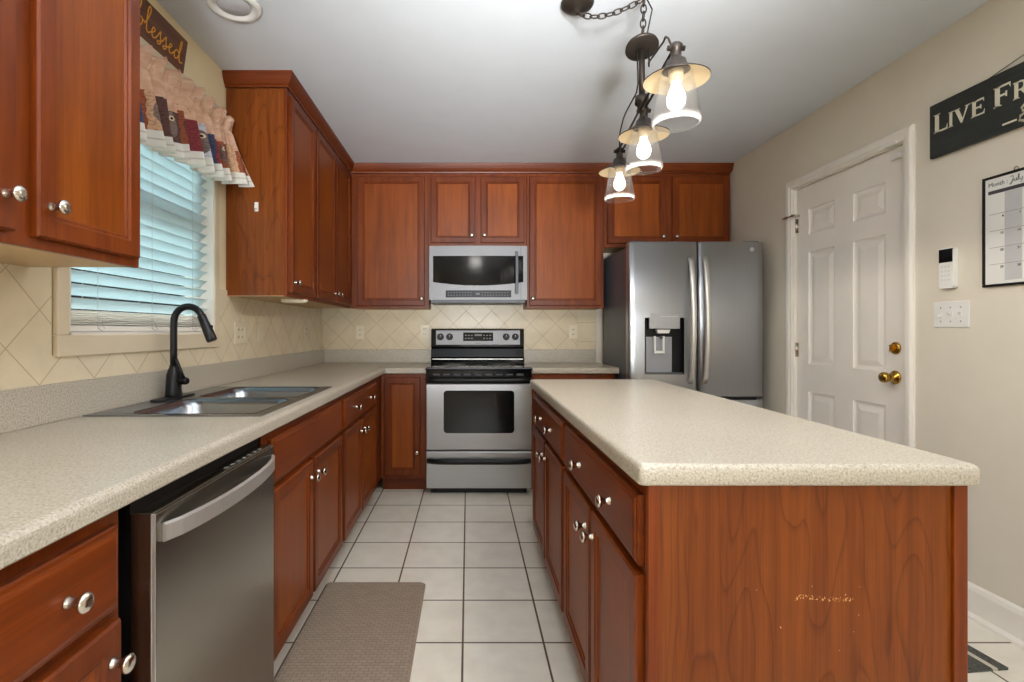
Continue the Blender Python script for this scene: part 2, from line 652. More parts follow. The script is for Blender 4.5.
def slat(mb, z, a):
    prof = []
    for k in range(7):
        q = -0.025 + 0.05 * k / 6
        hgt = 0.0035 * (1 - (q / 0.025) ** 2)
        prof.append((q * math.cos(a) - hgt * math.sin(a), z + q * math.sin(a) + hgt * math.cos(a)))
    poly = prof + [(p[0] + 0.0022 * math.sin(a), p[1] - 0.0022 * math.cos(a)) for p in reversed(prof)]
    mb.prism(poly, 1, -BW, BW)


for z in zs:
    slat(sl, z, tilt)
sl.build('slats', M['slat'], bl)
st = MB()
for k in range(6):
    slat(st, 0.035 + 0.0085 * k, 0.05)
st.build('stacked_slats', M['white_trim'], bl)
MB().box(-0.026, 0.026, -BW, BW, 0.010, 0.030).build('bottom_rail', M['white_trim'], bl, 0.003)
for yy in (-0.30, 0.0, 0.30):
    c = MB()
    c.cyl((0.0265, yy, 0.02), (0.0265, yy, WZ1 - WZ0 - 0.03), 0.0007, 6)
    c.cyl((-0.0265, yy, 0.02), (-0.0265, yy, WZ1 - WZ0 - 0.03), 0.0007, 6)
    c.build('ladder_cord', M['pale_mark'], bl)
    k = MB()
    k.tube([(0.028, yy, 0.022), (0.031, yy + 0.014, 0.012), (0.030, yy + 0.03, 0.020), (0.030, yy + 0.012, 0.045), (0.029, yy, 0.055)], 0.0012, 6)
    k.build('cord_tail', M['pale_mark'], bl)

# ------------------------------------------------------------------ outside the window
g = MB().box(-14, XL - 0.6, -6, 14, -0.6, -0.5)
tag(g.build('ground_outside', plain('lawn', srgb(96, 128, 66), 0.9, var=0.25, vscale=3)), kind='structure')
rng = random.Random(3)
hd = MB()
for i in range(900):
    p = Vector((-5.6 + rng.uniform(-0.45, 0.45), rng.uniform(-0.5, 9.0), rng.uniform(-0.5, 1.30)))
    d = Vector((rng.uniform(-1, 1), rng.uniform(-1, 1), rng.uniform(-0.3, 1))).normalized()
    u, q = perp(d)
    r = rng.uniform(0.06, 0.13)
    k = len(hd.v)
    hd.v += [tuple(p - d * r), tuple(p + u * r * 0.5 + q * 0.02), tuple(p + d * r), tuple(p - u * r * 0.5 + q * 0.02)]
    hd.quad(k, k + 1, k + 2, k + 3)
tag(hd.build('hedge', plain('hedge_leaf', srgb(120, 162, 104), 0.6, var=0.3, vscale=4), recalc=False), 'green hedge outside, glimpsed between the lowest blind slats', 'hedge', kind='stuff')

# ------------------------------------------------------------------ knob and cabinet builders


def knob_mesh():
    m = MB()
    m.lathe((0, 0, 0), (0, -1, 0), [(0.0105, 0.0), (0.0105, 0.002), (0.0085, 0.005), (0.0072, 0.012), (0.0078, 0.018), (0.012, 0.022), (0.0155, 0.0255), (0.0165, 0.0285), (0.0155, 0.0315), (0.012, 0.0345), (0.006, 0.0365)], 20)
    return m


KN = None


def add_knob(parent, x, y, z):
    global KN
    if KN is None:
        o = knob_mesh().build('knob', M['nickel'], parent)
        KN = o
    else:
        o = KN.copy()
        COL.objects.link(o)
        o.parent = parent
        o.name = 'knob'
    o.location = (x, y, z)
    return o


DT = 0.021   # door thickness


def add_door(parent, x0, x1, z0, z1, kx=None, kz=None, st=0.041):
    d = MB()
    d.panel(x0, x1, z0, z1, [(0, 0), (0, -DT + 0.005), (0.004, -DT), (st, -DT), (st + 0.005, -DT + 0.005), (st + 0.011, -DT + 0.005), (st + 0.016, -DT + 0.010), (st + 0.016, -0.002)], last=False, first=True)
    o = d.build('door', M['wood_z'], parent)
    p = MB()
    i = st + 0.0145
    p.panel(x0 + i, x1 - i, z0 + i, z1 - i, [(0, -0.003), (0, -DT + 0.0095)])
    p.build('panel', M['panel_z'], o)
    if kx is not None:
        add_knob(o, kx, -DT, kz)
    return o


def add_drawer(parent, x0, x1, z0, z1, knobs=()):
    d = MB()
    d.panel(x0, x1, z0, z1, [(0, 0), (0, -DT + 0.009), (0.003, -DT + 0.006), (0.009, -DT + 0.005), (0.011, -DT + 0.002), (0.017, -DT)])
    o = d.build('drawer_front', M['wood_x'], parent)
    for kx in knobs:
        add_knob(o, kx, -DT, (z0 + z1) / 2)
    return o


def cabinet(name, label, loc, rz, w, depth, z0, z1, doors=(), drawers=(), toe=0.0, group=None, side='laminate', hollow=False):
    """origin at the left end of the face frame on the floor; the front looks to local -y"""
    t = thing(name, label, 'cabinet', loc, rz, group)
    if hollow:
        hb_ = MB().box(0.003, 0.021, 0.0185, depth, z0, z1).box(w - 0.021, w - 0.003, 0.0185, depth, z0, z1)
        hb_.box(0.021, w - 0.021, 0.0185, depth, z0, z0 + 0.018).box(0.021, w - 0.021, depth - 0.006, depth, z0 + 0.018, z1)
        hb_.build('body', M[side], t)
    elif toe == 0:     # wall unit: sides run down past a recessed pale underside
        b_ = MB().box(0.003, w - 0.003, 0.0185, depth, z0 + 0.004, z1)
        b_.build('body', M[side], t)
        MB().box(0.003, w - 0.003, 0.0185, depth, z0 + 0.002, z0 + 0.004).build('underside', M['underside'], t)
    else:
        MB().box(0.003, w - 0.003, 0.0185, depth, z0, z1).build('body', M[side], t, 0.001)
    # face frame: two stiles and rails around the door and drawer openings
    fr = MB()
    fr.box(0.0, w, 0, 0.018, z0, z1)
    fr.build('face_frame', M['wood_z'], t, 0.0015)
    for d in doors:
        add_door(t, *d)
    for d in drawers:
        add_drawer(t, *d)
    if toe > 0:
        MB().box(0.003, w - 0.003, 0.065, 0.085, 0.0, toe).build('toe_kick', M['wood_x'], t)
    return t


HALF = PI / 2
XF = -0.645   # face frame plane of the left base run
ZB = 0.877    # underside of the counter
DZ0, DZ1 = 0.122, 0.672
RZ0, RZ1 = 0.692, 0.842


def left_base(name, label, y0, y1, doors, drawers):
    ds = [(a - y0, b_ - y0, DZ0, DZ1, k - y0, 0.607) for a, b_, k in doors]
    rs = [(a - y0, b_ - y0, RZ0, RZ1, [k - y0 for k in ks]) for a, b_, ks in drawers]
    return cabinet(name, label, (XF, y0, 0), HALF, y1 - y0, 0.605, 0.10, ZB - 0.001, ds, rs, 0.10, 'base cabinets along the left wall', hollow=name.startswith('sink'))


left_base('base_cabinet', 'narrow cherry base cabinet with one drawer over one door, left of the dishwasher', 0.635, 0.945, [(0.660, 0.925, 0.898)], [(0.660, 0.925, [0.797])])
left_base('sink_base_cabinet', 'cherry base cabinet under the sink with two doors and a plain false front', 1.60, 2.572, [(1.645, 2.068, 2.035), (2.095, 2.548, 2.128)], [(1.645, 2.548, [])])
left_base('base_cabinet', 'cherry base cabinet in the far left run with one wide two-knob drawer over two doors', 2.575, 3.783, [(2.600, 3.020, 2.985), (3.045, 3.515, 3.082)], [(2.600, 3.515, [2.85, 3.27])])

YBF = 3.785   # face frame plane of the back base run
cabinet('corner_base_cabinet', 'single-door cherry base cabinet in the corner left of the range', (XF + 0.002, YBF, 0), 0, 0.335, 0.59, 0.10, ZB - 0.001,
        [(0.028, 0.292, 0.127, 0.848, 0.268, 0.30)], [], 0.10, 'base cabinets along the back wall')
bc = cabinet('base_cabinet', 'cherry base cabinet right of the range, mostly hidden behind the island', (0.468, YBF, 0), 0, 0.617, 0.59, 0.10, ZB - 0.001,
             [(0.022, 0.300, DZ0, DZ1, 0.27, 0.607), (0.317, 0.595, DZ0, DZ1, 0.347, 0.607)], [(0.022, 0.595, RZ0, RZ1, [0.17, 0.45])], 0.10, 'base cabinets along the back wall')

# wall cabinets
ZU0, ZU1 = 1.369, 2.445
UD0, UD1 = 1.392, 2.415
XUF = -0.935
UG = 'wall cabinets'


def left_wall_cab(label, y0, y1, doors):
    ds = [(a - y0, b_ - y0, UD0, UD1, k - y0, kz) for a, b_, k, kz in doors]
    return cabinet('wall_cabinet', label, (XUF, y0, 0), HALF, y1 - y0, 0.316, ZU0, ZU1, ds, [], 0, UG)


near = left_wall_cab('cherry wall cabinet nearest on the left, before the window', 0.655, 1.455, [(0.690, 1.039, 1.012, 1.462), (1.091, 1.431, 1.124, 1.462)])
# the single-door cabinet and the pair next to it, right of the window
left_wall_cab('single-door cherry wall cabinet right of the window with its side panel showing', 2.645, 3.098, [(2.668, 3.080, 2.705, 1.445)])
left_wall_cab('two-door cherry wall cabinet at the far end of the left wall, in the corner', 3.100, 4.078, [(3.118, 3.555, 3.520, 1.445), (3.578, 4.005, 3.612, 1.445)])
YU = 4.08
cabinet('wall_cabinet', 'tall single-door cherry wall cabinet left of the microwave', (XUF + 0.002, YU, 0), 0, 0.622, 0.304, ZU0, ZU1,
        [(0.056, 0.588, UD0, UD1, 0.566, 1.445)], [], 0, UG)
cabinet('wall_cabinet', 'short two-door cherry wall cabinet above the microwave', (-0.310, YU, 0), 0, 0.776, 0.304, 1.866, ZU1,
        [(0.016, 0.367, 1.89, UD1, 0.340, 1.945), (0.412, 0.757, 1.89, UD1, 0.440, 1.945)], [], 0, UG)
cabinet('wall_cabinet', 'tall single-door cherry wall cabinet between microwave and fridge', (0.468, YU, 0), 0, 0.612, 0.304, ZU0, ZU1,
        [(0.020, 0.590, UD0, UD1, 0.044, 1.445)], [], 0, UG)
cabinet('wall_cabinet', 'two-door cherry wall cabinet over the fridge', (1.082, YU, 0), 0, 1.006, 0.304, 1.855, ZU1,
        [(0.026, 0.490, 1.885, UD1, 0.462, 1.935), (0.540, 0.998, 1.885, UD1, 0.567, 1.935)], [], 0, UG)

# one crown moulding runs round the whole set of wall cabinets
cm_prof = [(0.001, 2.447), (0.006, 2.447), (0.008, 2.456), (0.016, 2.463), (0.026, 2.480), (0.035, 2.500), (0.038, 2.5185), (0.001, 2.5185)]


def crown(name, label, path, prof):
    """path of (x, y) corners; the moulding steps out to the right of the walking direction"""
    m = MB()
    rr = []
    P = [Vector(p) for p in path]
    for i, p in enumerate(P):
        d0 = (P[i] - P[i - 1]).normalized() if i > 0 else None
        d1 = (P[i + 1] - P[i]).normalized() if i < len(P) - 1 else None
        d0 = d0 or d1
        d1 = d1 or d0
        n0, n1 = Vector((d0.y, -d0.x)), Vector((d1.y, -d1.x))
        nn = (n0 + n1)
        nn = nn / (nn.dot(n0))
        rr.append([(p.x + nn.x * o, p.y + nn.y * o, z) for o, z in prof])
    m.rings(rr, True, True, False)
    return tag(m.build(name, M['wood_x']), label, 'moulding')


crown('crown_moulding', 'cherry crown moulding running along the tops of the corner and back wall cabinets to the ceiling',
      [(XL + 0.002, 2.645), (XUF, 2.645), (XUF, YU), (XR - 0.012, YU), (XR - 0.012, YB - 0.002)], cm_prof)
crown('crown_moulding', 'cherry crown moulding on top of the wall cabinet nearest on the left', [(XL + 0.002, 0.655), (XUF, 0.655), (XUF, 1.455), (XL + 0.002, 1.455)], cm_prof)

# ------------------------------------------------------------------ countertops


def edge_poly(front, back, z0, z1):
    """cross section across the counter: rounded top nose at 'front'; (q, z) points"""
    sgn = 1 if back > front else -1
    pts = [(back, z0), (front + sgn * 0.004, z0), (front, z0 + 0.004)]
    r = 0.016
    for k in range(6):
        a = HALF * k / 5
        pts.append((front + sgn * (r - r * math.cos(a)), z1 - r + r * math.sin(a)))
    pts.append((back, z1))
    return pts


XC, YC = -0.609, 3.760
SX0, SX1, SY0, SY1 = -1.195, -0.672, 1.632, 2.432   # cut-out for the sink
ct = MB()
ct.prism(edge_poly(XC, XC - 0.05, ZB, ZT), 1, 0.61, YC + 0.02)
yc0 = 0.61
ct.box(XL + 0.012, XC - 0.05, yc0, SY0, ZB, ZT)
ct.box(XL + 0.012, XC - 0.05, SY1, YC + 0.05, ZB, ZT)
ct.box(XL + 0.012, SX0, SY0, SY1, ZB, ZT)
ct.box(SX1, XC - 0.05, SY0, SY1, ZB, ZT)
ct.prism(edge_poly(YC, YC + 0.05, ZB, ZT), 0, XC - 0.02, -0.310)
ct.box(XL + 0.012, -0.310, YC + 0.05, YB - 0.012, ZB, ZT)
ctt = thing('countertop', 'long L-shaped speckled beige countertop along the left wall, holding the sink', 'countertop', (0, 0, 0))
ct.build('worktop', M['counter'], ctt)
lp = MB()
lp.box(XS + 0.002, XS + 0.021, yc0, YS - 0.002, ZT, 1.033)
lp.box(XS + 0.021, -0.310, YS - 0.021, YS - 0.002, ZT, 1.033)
lp.build('backsplash_lip', M['counter'], ctt, 0.003)

ctr = thing('countertop', 'short speckled beige countertop between the range and the fridge', 'countertop', (0, 0, 0))
c2 = MB()
c2.prism(edge_poly(YC, YC + 0.05, ZB, ZT), 0, 0.4675, 1.110)
c2.box(0.4675, 1.110, YC + 0.05, YB - 0.012, ZB, ZT)
c2.build('worktop', M['counter'], ctr)
MB().box(0.4675, 1.091, YS - 0.021, YS - 0.002, ZT, 1.033).build('backsplash_lip', M['counter'], ctr, 0.003)

# ------------------------------------------------------------------ sink
sk = thing('kitchen_sink', 'stainless double-bowl sink set into the counter under the window', 'sink', (-0.932, 2.032, ZT))


def rrect(x0, x1, y0, y1, r, z, n=5):
    pts = []
    for cx, cy, a0 in ((x1 - r, y1 - r, 0), (x0 + r, y1 - r, HALF), (x0 + r, y0 + r, PI), (x1 - r, y0 + r, 3 * HALF)):
        for k in range(n + 1):
            a = a0 + HALF * k / n
            pts.append((cx + r * math.cos(a), cy + r * math.sin(a), z))
    return pts


hw, hl = 0.2815, 0.421
bowls = ((-hl + 0.032, -0.018), (0.018, hl - 0.032))
bx0, bx1 = -0.168, 0.245
rim = MB()
zr = 0.0045
# rim built as strips round the two bowls so that the bowls stay open
rim.box(-hw, bx0, -hl, hl, 0.0006, zr).box(bx1, hw, -hl, hl, 0.0006, zr)
rim.box(bx0, bx1, -hl, bowls[0][0], 0.0006, zr).box(bx0, bx1, bowls[1][1], hl, 0.0006, zr).box(bx0, bx1, bowls[0][1], bowls[1][0], 0.0006, zr)
rim.build('rim', M['steel_sink'], sk)
for (a, b_) in bowls:
    m = MB()
    R = [rrect(bx0 - 0.002, bx1 + 0.002, a - 0.002, b_ + 0.002, 0.04, zr + 0.0008), rrect(bx0 + 0.004, bx1 - 0.004, a + 0.004, b_ - 0.004, 0.05, zr - 0.003),
         rrect(bx0 + 0.012, bx1 - 0.012, a + 0.012, b_ - 0.012, 0.055, -0.02), rrect(bx0 + 0.018, bx1 - 0.018, a + 0.018, b_ - 0.018, 0.06, -0.14),
         rrect(bx0 + 0.04, bx1 - 0.04, a + 0.04, b_ - 0.04, 0.06, -0.168), rrect(bx0 + 0.09, bx1 - 0.09, a + 0.09, b_ - 0.09, 0.05, -0.172)]
    # corner gusset of the rim closes the gap between square strips and the rounded bowl
    m.rings(R, False, True, True)
    bo = m.build('bowl', M['steel_sink'], sk)
    gz = MB()
    outer = rrect(bx0 - 0.001, bx1 + 0.001, a - 0.001, b_ + 0.001, 0.002, zr + 0.0004)
    inner = rrect(bx0 + 0.002, bx1 - 0.002, a + 0.002, b_ - 0.002, 0.05, zr + 0.0002)
    gz.rings([outer, inner], False, False, False)
    gz.build('rim_corner', M['steel_sink'], bo)
    dr = MB().lathe(((bx0 + bx1) / 2, (a + b_) / 2, -0.1715), (0, 0, 1), [(0.042, 0), (0.042, 0.002), (0.03, 0.001)], 20)
    dr.build('drain', M['nickel'], bo)

# ------------------------------------------------------------------ faucet
fc = thing('faucet', 'matte black gooseneck pull-down faucet behind the sink', 'faucet', (-1.168, 2.032, ZT + 0.0047))
dp = MB()
dp.prism([(0.030 * math.cos(a) , (0.095 if math.sin(a) > 0 else -0.095) + 0.030 * math.sin(a)) for a in [2 * PI * k / 24 for k in range(24)]], 2, 0.0, 0.007)
dp.build('deck_plate', M['faucet'], fc, 0.002)
MB().lathe((0, 0, 0.007), (0, 0, 1), [(0.0305, 0), (0.031, 0.004), (0.029, 0.03), (0.028, 0.06), (0.026, 0.085), (0.020, 0.105), (0.0155, 0.115), (0.0145, 0.122)], 24).build('base', M['faucet'], fc)
pts = [(0, 0, 0.12), (0, 0, 0.19), (0, 0, 0.255), (0, 0, 0.285)]
R_ = 0.058
for k in range(1, 13):
    a = PI - (PI * 0.90) * k / 12
    pts.append((R_ + R_ * math.cos(a), 0.0, 0.300 + R_ * math.sin(a) * 1.08))
MB().tube(pts, 0.0132, 14).build('spout', M['faucet'], fc)
e = Vector(pts[-1])
dv = (Vector(pts[-1]) - Vector(pts[-2])).normalized()
dv = (dv + Vector((0.05, 0, -0.12))).normalized()
hd_ = MB()
hd_.lathe(e - dv * 0.012, dv, [(0.0150, 0), (0.0165, 0.006), (0.0170, 0.03), (0.0195, 0.07), (0.0205, 0.108), (0.018, 0.114)], 20)
hd = hd_.build('spray_head', M['faucet'], fc)
MB().lathe(e + dv * 0.045 + Vector((0.016, 0.0, 0.004)), (1, 0, 0.25), [(0.006, 0), (0.006, 0.006), (0.004, 0.008)], 10).build('spray_button', M['black_plastic'], hd)
hn = MB()
hn.lathe((0.02, -0.004, 0.068), (0.98, -0.2, 0), [(0.014, 0), (0.015, 0.01), (0.015, 0.035), (0.012, 0.042)], 16)
hnd = hn.build('handle', M['faucet'], fc)
MB().tube([(0.045, -0.009, 0.075), (0.036, -0.012, 0.105), (0.025, -0.016, 0.140), (0.019, -0.018, 0.158)], [0.008, 0.0065, 0.006, 0.0055], 10).build('lever', M['faucet'], hnd)

# ------------------------------------------------------------------ dishwasher (front at local -y)
dw = thing('dishwasher', 'smoky stainless dishwasher under the counter beside the near drawer cabinet', 'dishwasher', (XF, 0.965, 0), HALF)
MB().box(0.012, 0.610, 0.0, 0.58, 0.10, 0.868).build('tub', M['black_plastic'], dw)
MB().box(0.018, 0.604, 0.05, 0.07, 0.0, 0.10).build('toe_kick', M['black_plastic'], dw)
DWF = -0.047
d_ = MB().box(0.010, 0.612, DWF + 0.004, -0.001, 0.105, 0.842)
d_.build('door_liner', M['steel_dw'], dw, 0.002)
fpl = MB()
fpl.box(0.014, 0.610, DWF - 0.001, DWF + 0.004, 0.108, 0.838)
fp = fpl.build('door_panel', M['steel_dw'], dw, 0.0015)
ed = MB().box(0.0105, 0.014, DWF - 0.0012, DWF + 0.008, 0.108, 0.840)
ed.build('edge_trim', M['steel_bright'], fp)
cp = MB()
for k in range(7):
    cp.box(0.33 + k * 0.034, 0.345 + k * 0.034, DWF + 0.012, DWF + 0.020, 0.842, 0.8432)
cp.build('touch_keys', M['grey_mark'], dw)
hb = MB()
hp = []
for k in range(17):
    q = -1 + 2 * k / 16
    hp.append((0.311 + 0.278 * q, DWF - 0.006 - 0.038 * (1 - q * q) ** 0.7, 0.797))
hr_ = []
for k, p in enumerate(hp):
    a_, b_ = Vector(hp[max(k - 1, 0)]), Vector(hp[min(k + 1, 16)])
    nrm = (b_ - a_).normalized().cross(Vector((0, 0, 1)))
    ring = []
    for oz, on in ((-0.019, -0.003), (-0.016, 0.005), (0.016, 0.005), (0.019, -0.003), (0.016, -0.005), (-0.016, -0.005)):
        ring.append(Vector(p) + nrm * on + Vector((0, 0, oz)))
    hr_.append(ring)
hb.rings(hr_, True, True, False)
hb.build('handle', M['steel_bright'], dw)

# ------------------------------------------------------------------ range
rg = thing('range', 'stainless electric range with black glass cooktop against the back wall', 'range', (0.079, 3.70, 0))
RW = 0.383
MB().box(-RW, RW, 0.045, 0.645, 0.06, 0.905).build('body', M['black_plastic'], rg)
MB().box(-RW + 0.03, RW - 0.03, 0.07, 0.60, 0.0, 0.06).build('plinth', M['black_plastic'], rg)
ckt = MB().box(-RW - 0.004, RW + 0.004, -0.005, 0.500, 0.905, 0.927)
ck = ckt.build('cooktop', M['black_gloss'], rg, 0.006, 3)
bn = MB()
for cx, cy, r in ((-0.19, 0.14, 0.11), (0.19, 0.14, 0.085), (-0.19, 0.37, 0.085), (0.19, 0.37, 0.11)):
    for rr in (r, r * 0.6):
        bn.tube([(cx + rr * math.cos(2 * PI * k / 28), cy + rr * math.sin(2 * PI * k / 28), 0.9272) for k in range(28)], 0.0012, 4, closed=True)
bn.build('burner_rings', M['grey_mark'], ck)
ctm = MB().box(-RW - 0.005, RW + 0.005, -0.007, -0.0035, 0.918, 0.924)
ctm.build('front_trim', M['dark_grey'], ck)
# backguard
bgd = MB()
bgd.prism([(0.665, 0.93), (0.50, 0.93), (0.495, 0.965), (0.515, 0.975), (0.535, 1.045), (0.515, 1.060), (0.525, 1.206), (0.56, 1.211), (0.665, 1.211)], 0, -RW, RW)
bgo = bgd.build('backguard', M['black_gloss'], rg, 0.003)
MB().box(-RW + 0.012, RW - 0.012, 0.490, 0.497, 0.957, 0.963).build('chrome_strip', M['steel_bright'], bgo)
cpn = MB()
cpn.prism([(0.506, 1.075), (0.518, 1.075), (0.526, 1.196), (0.514, 1.196)], 0, -0.344, 0.350)
cpo = cpn.build('control_panel', M['steel_satin'], rg, 0.004)
dsp = MB()
dsp.prism([(0.506, 1.108), (0.512, 1.108), (0.517, 1.178), (0.511, 1.178)], 0, -0.118, 0.128)
dso = dsp.build('display', M['black_gloss'], cpo, 0.002)
mk = MB()
for k in range(9):
    if 3 <= k <= 5:
        continue
    for zz in (1.125, 1.150):
        mk.box(-0.104 + k * 0.025, -0.090 + k * 0.025, 0.5045 + (zz - 1.108) * 0.07, 0.5075 + (zz - 1.108) * 0.07, zz, zz + 0.008)
mk.box(-0.025, 0.035, 0.507, 0.511, 1.150, 1.164)
mk.build('display_marks', M['grey_mark'], dso)
MB().box(-0.022, 0.022, 0.504, 0.507, 1.086, 1.092).build('nameplate', M['grey_mark'], cpo)
for kx in (-0.305, -0.230, 0.235, 0.310):
    k = MB()
    k.lathe((kx, 0.512, 1.142), (0, -1, 0.08), [(0.028, 0), (0.028, 0.012), (0.025, 0.022), (0.020, 0.024)], 20)
    ko = k.build('control_knob', M['black_plastic'], cpo)
    MB().box(kx - 0.004, kx + 0.004, 0.482, 0.489, 1.126, 1.160).build('grip', M['black_plastic'], ko, 0.001)
    MB().box(kx - 0.0015, kx + 0.0015, 0.4805, 0.483, 1.145, 1.157).build('pointer', M['pale_mark'], ko)
# vent strip with dashes, then the oven door
vs = MB().box(-RW, RW, 0.012, 0.05, 0.812, 0.905)
vso = vs.build('vent_strip', M['black_gloss'], rg, 0.002)
for k in range(9):
    MB().box(-0.335 + k * 0.076, -0.285 + k * 0.076, 0.0095, 0.0135, 0.868, 0.880).build('vent_slot', M['slot'], vso)
od = MB().box(-RW + 0.002, RW - 0.002, 0.0, 0.044, 0.330, 0.808)
odo = od.build('oven_door', M['steel'], rg, 0.004)
ow = MB()
ow.prism([(p[0], p[1]) for p in rrect(-0.255, 0.255, 0.452, 0.760, 0.025, 0)], 1, -0.0025, 0.004)
ow.build('oven_window', M['black_gloss'], odo)
oh = MB()
hp = [(-RW + 0.004, 0.008, 0.838)] + [(-RW + 0.03 + (2 * RW - 0.06) * k / 12, -0.040 - 0.008 * math.sin(PI * k / 12), 0.838) for k in range(13)] + [(RW - 0.004, 0.008, 0.838)]
oh.tube(hp, 0.016, 12, flat=(1.0, 0.7), up=(0, 0, 1))
oh.build('oven_handle', M['black_plastic'], odo)
wd = MB().box(-RW + 0.002, RW - 0.002, 0.002, 0.044, 0.052, 0.318)
wdo = wd.build('storage_drawer', M['steel'], rg, 0.004)
dh = MB()
hp = []
for k in range(15):
    q = -1 + 2 * k / 14
    hp.append((0.372 * q, 0.004 - 0.034 * (1 - q ** 8), 0.250))
dh.tube(hp, 0.019, 12, flat=(1.0, 0.55), up=(0, 0, 1))
dh.build('drawer_handle', M['black_plastic'], wdo)

# ------------------------------------------------------------------ microwave
mw = thing('microwave', 'stainless over-the-range microwave with black window under the short wall cabinet', 'microwave', (0.079, 3.975, 1.42))
MWW = 0.380
ZM = 0.432
MB().box(-MWW + 0.002, MWW - 0.002, 0.03, 0.39, 0.02, ZM - 0.004).build('body', M['black_plastic'], mw)
MB().box(-MWW + 0.01, MWW - 0.01, 0.02, 0.36, -0.012, 0.02).build('vent_base', M['dark_grey'], mw, 0.004)
fm = MB()
nx = 28
# slightly bowed steel front
rows = []
for (zz) in (0.012, ZM - 0.002):
    rows.append([(-MWW + 2 * MWW * k / nx, 0.0 - 0.012 * (1 - (2 * k / nx - 1) ** 2), zz) for k in range(nx + 1)] + [(MWW, 0.03, zz), (-MWW, 0.03, zz)])
fm.rings(rows, True, True, False)
fmo = fm.build('door', M['steel_satin'], mw)


def bow(x):
    return -0.012 * (1 - (x / MWW) ** 2)


def bowed(mb, xs, lo, hi, t):
    b = len(mb.v)
    for x in xs:
        for y in (bow(x) - t, bow(x) + 0.004):
            mb.v += [(x, y, lo(x)), (x, y, hi(x))]
    for k in range(len(xs) - 1):
        p, q = b + 4 * k, b + 4 * k + 4
        mb.quad(p, q, q + 1, p + 1)
        mb.quad(p + 1, q + 1, q + 3, p + 3)
        mb.quad(p + 2, q + 2, q, p)
    e = b + 4 * (len(xs) - 1)
    mb.quad(b, b + 1, b + 3, b + 2)
    mb.quad(e, e + 2, e + 3, e + 1)


wx0, wx1 = -0.350, 0.350
xs = [wx0 + (wx1 - wx0) * k / 28 for k in range(29)]
wm = MB()
bowed(wm, xs, lambda x: 0.122 + 0.028 * (x / 0.35) ** 2, lambda x: 0.352, 0.002)
wm.build('window', M['black_gloss'], fmo)
xs2 = [-0.252 + 0.508 * k / 12 for k in range(13)]
sm_ = MB()
bowed(sm_, xs2, lambda x: 0.030, lambda x: 0.085, 0.002)
smo = sm_.build('control_strip', M['black_plastic'], fmo)
mk = MB()
for k in range(22):
    if 9 <= k <= 11:
        continue
    x = -0.235 + k * 0.0218
    for zz in (0.044, 0.064):
        mk.box(x, x + 0.010, bow(x) - 0.0035, bow(x), zz, zz + 0.006)
mk.box(-0.02, 0.012, bow(0) - 0.0036, bow(0), 0.050, 0.066)
mk.build('control_marks', M['dark_grey'], smo)
mh = MB()
mh.box(0.286, 0.308, -0.048, -0.032, 0.055, 0.385)
mh.box(0.288, 0.306, -0.036, 0.0, 0.060, 0.082).box(0.288, 0.306, -0.036, 0.0, 0.358, 0.380)
mh.build('handle', M['dark_grey'], fmo, 0.004)
MB().box(0.330, 0.3315, bow(0.33) - 0.0032, bow(0.33), 0.015, ZM - 0.006).build('door_seam', M['gap'], fmo)

# ------------------------------------------------------------------ refrigerator
FX0, FX1, FY = 1.089, 2.006, 3.470
fr = thing('refrigerator', 'stainless french-door refrigerator with ice dispenser beside the right wall', 'refrigerator', ((FX0 + FX1) / 2, FY, 0))
FW = (FX1 - FX0) / 2
FH = 1.795
MB().box(-FW + 0.026, FW - 0.010, 0.064, 0.74, 0.03, FH - 0.015).build('case', M['dark_grey'], fr, 0.004)
MB().box(-FW + 0.03, FW - 0.03, 0.10, 0.70, 0.0, 0.03).build('plinth', M['black_plastic'], fr)
hg = MB().box(-FW + 0.028, -FW + 0.12, 0.04, 0.16, FH - 0.015, FH + 0.012).box(FW - 0.12, FW - 0.012, 0.04, 0.16, FH - 0.015, FH + 0.012)
hg.build('hinge_cover', M['dark_grey'], fr, 0.004)


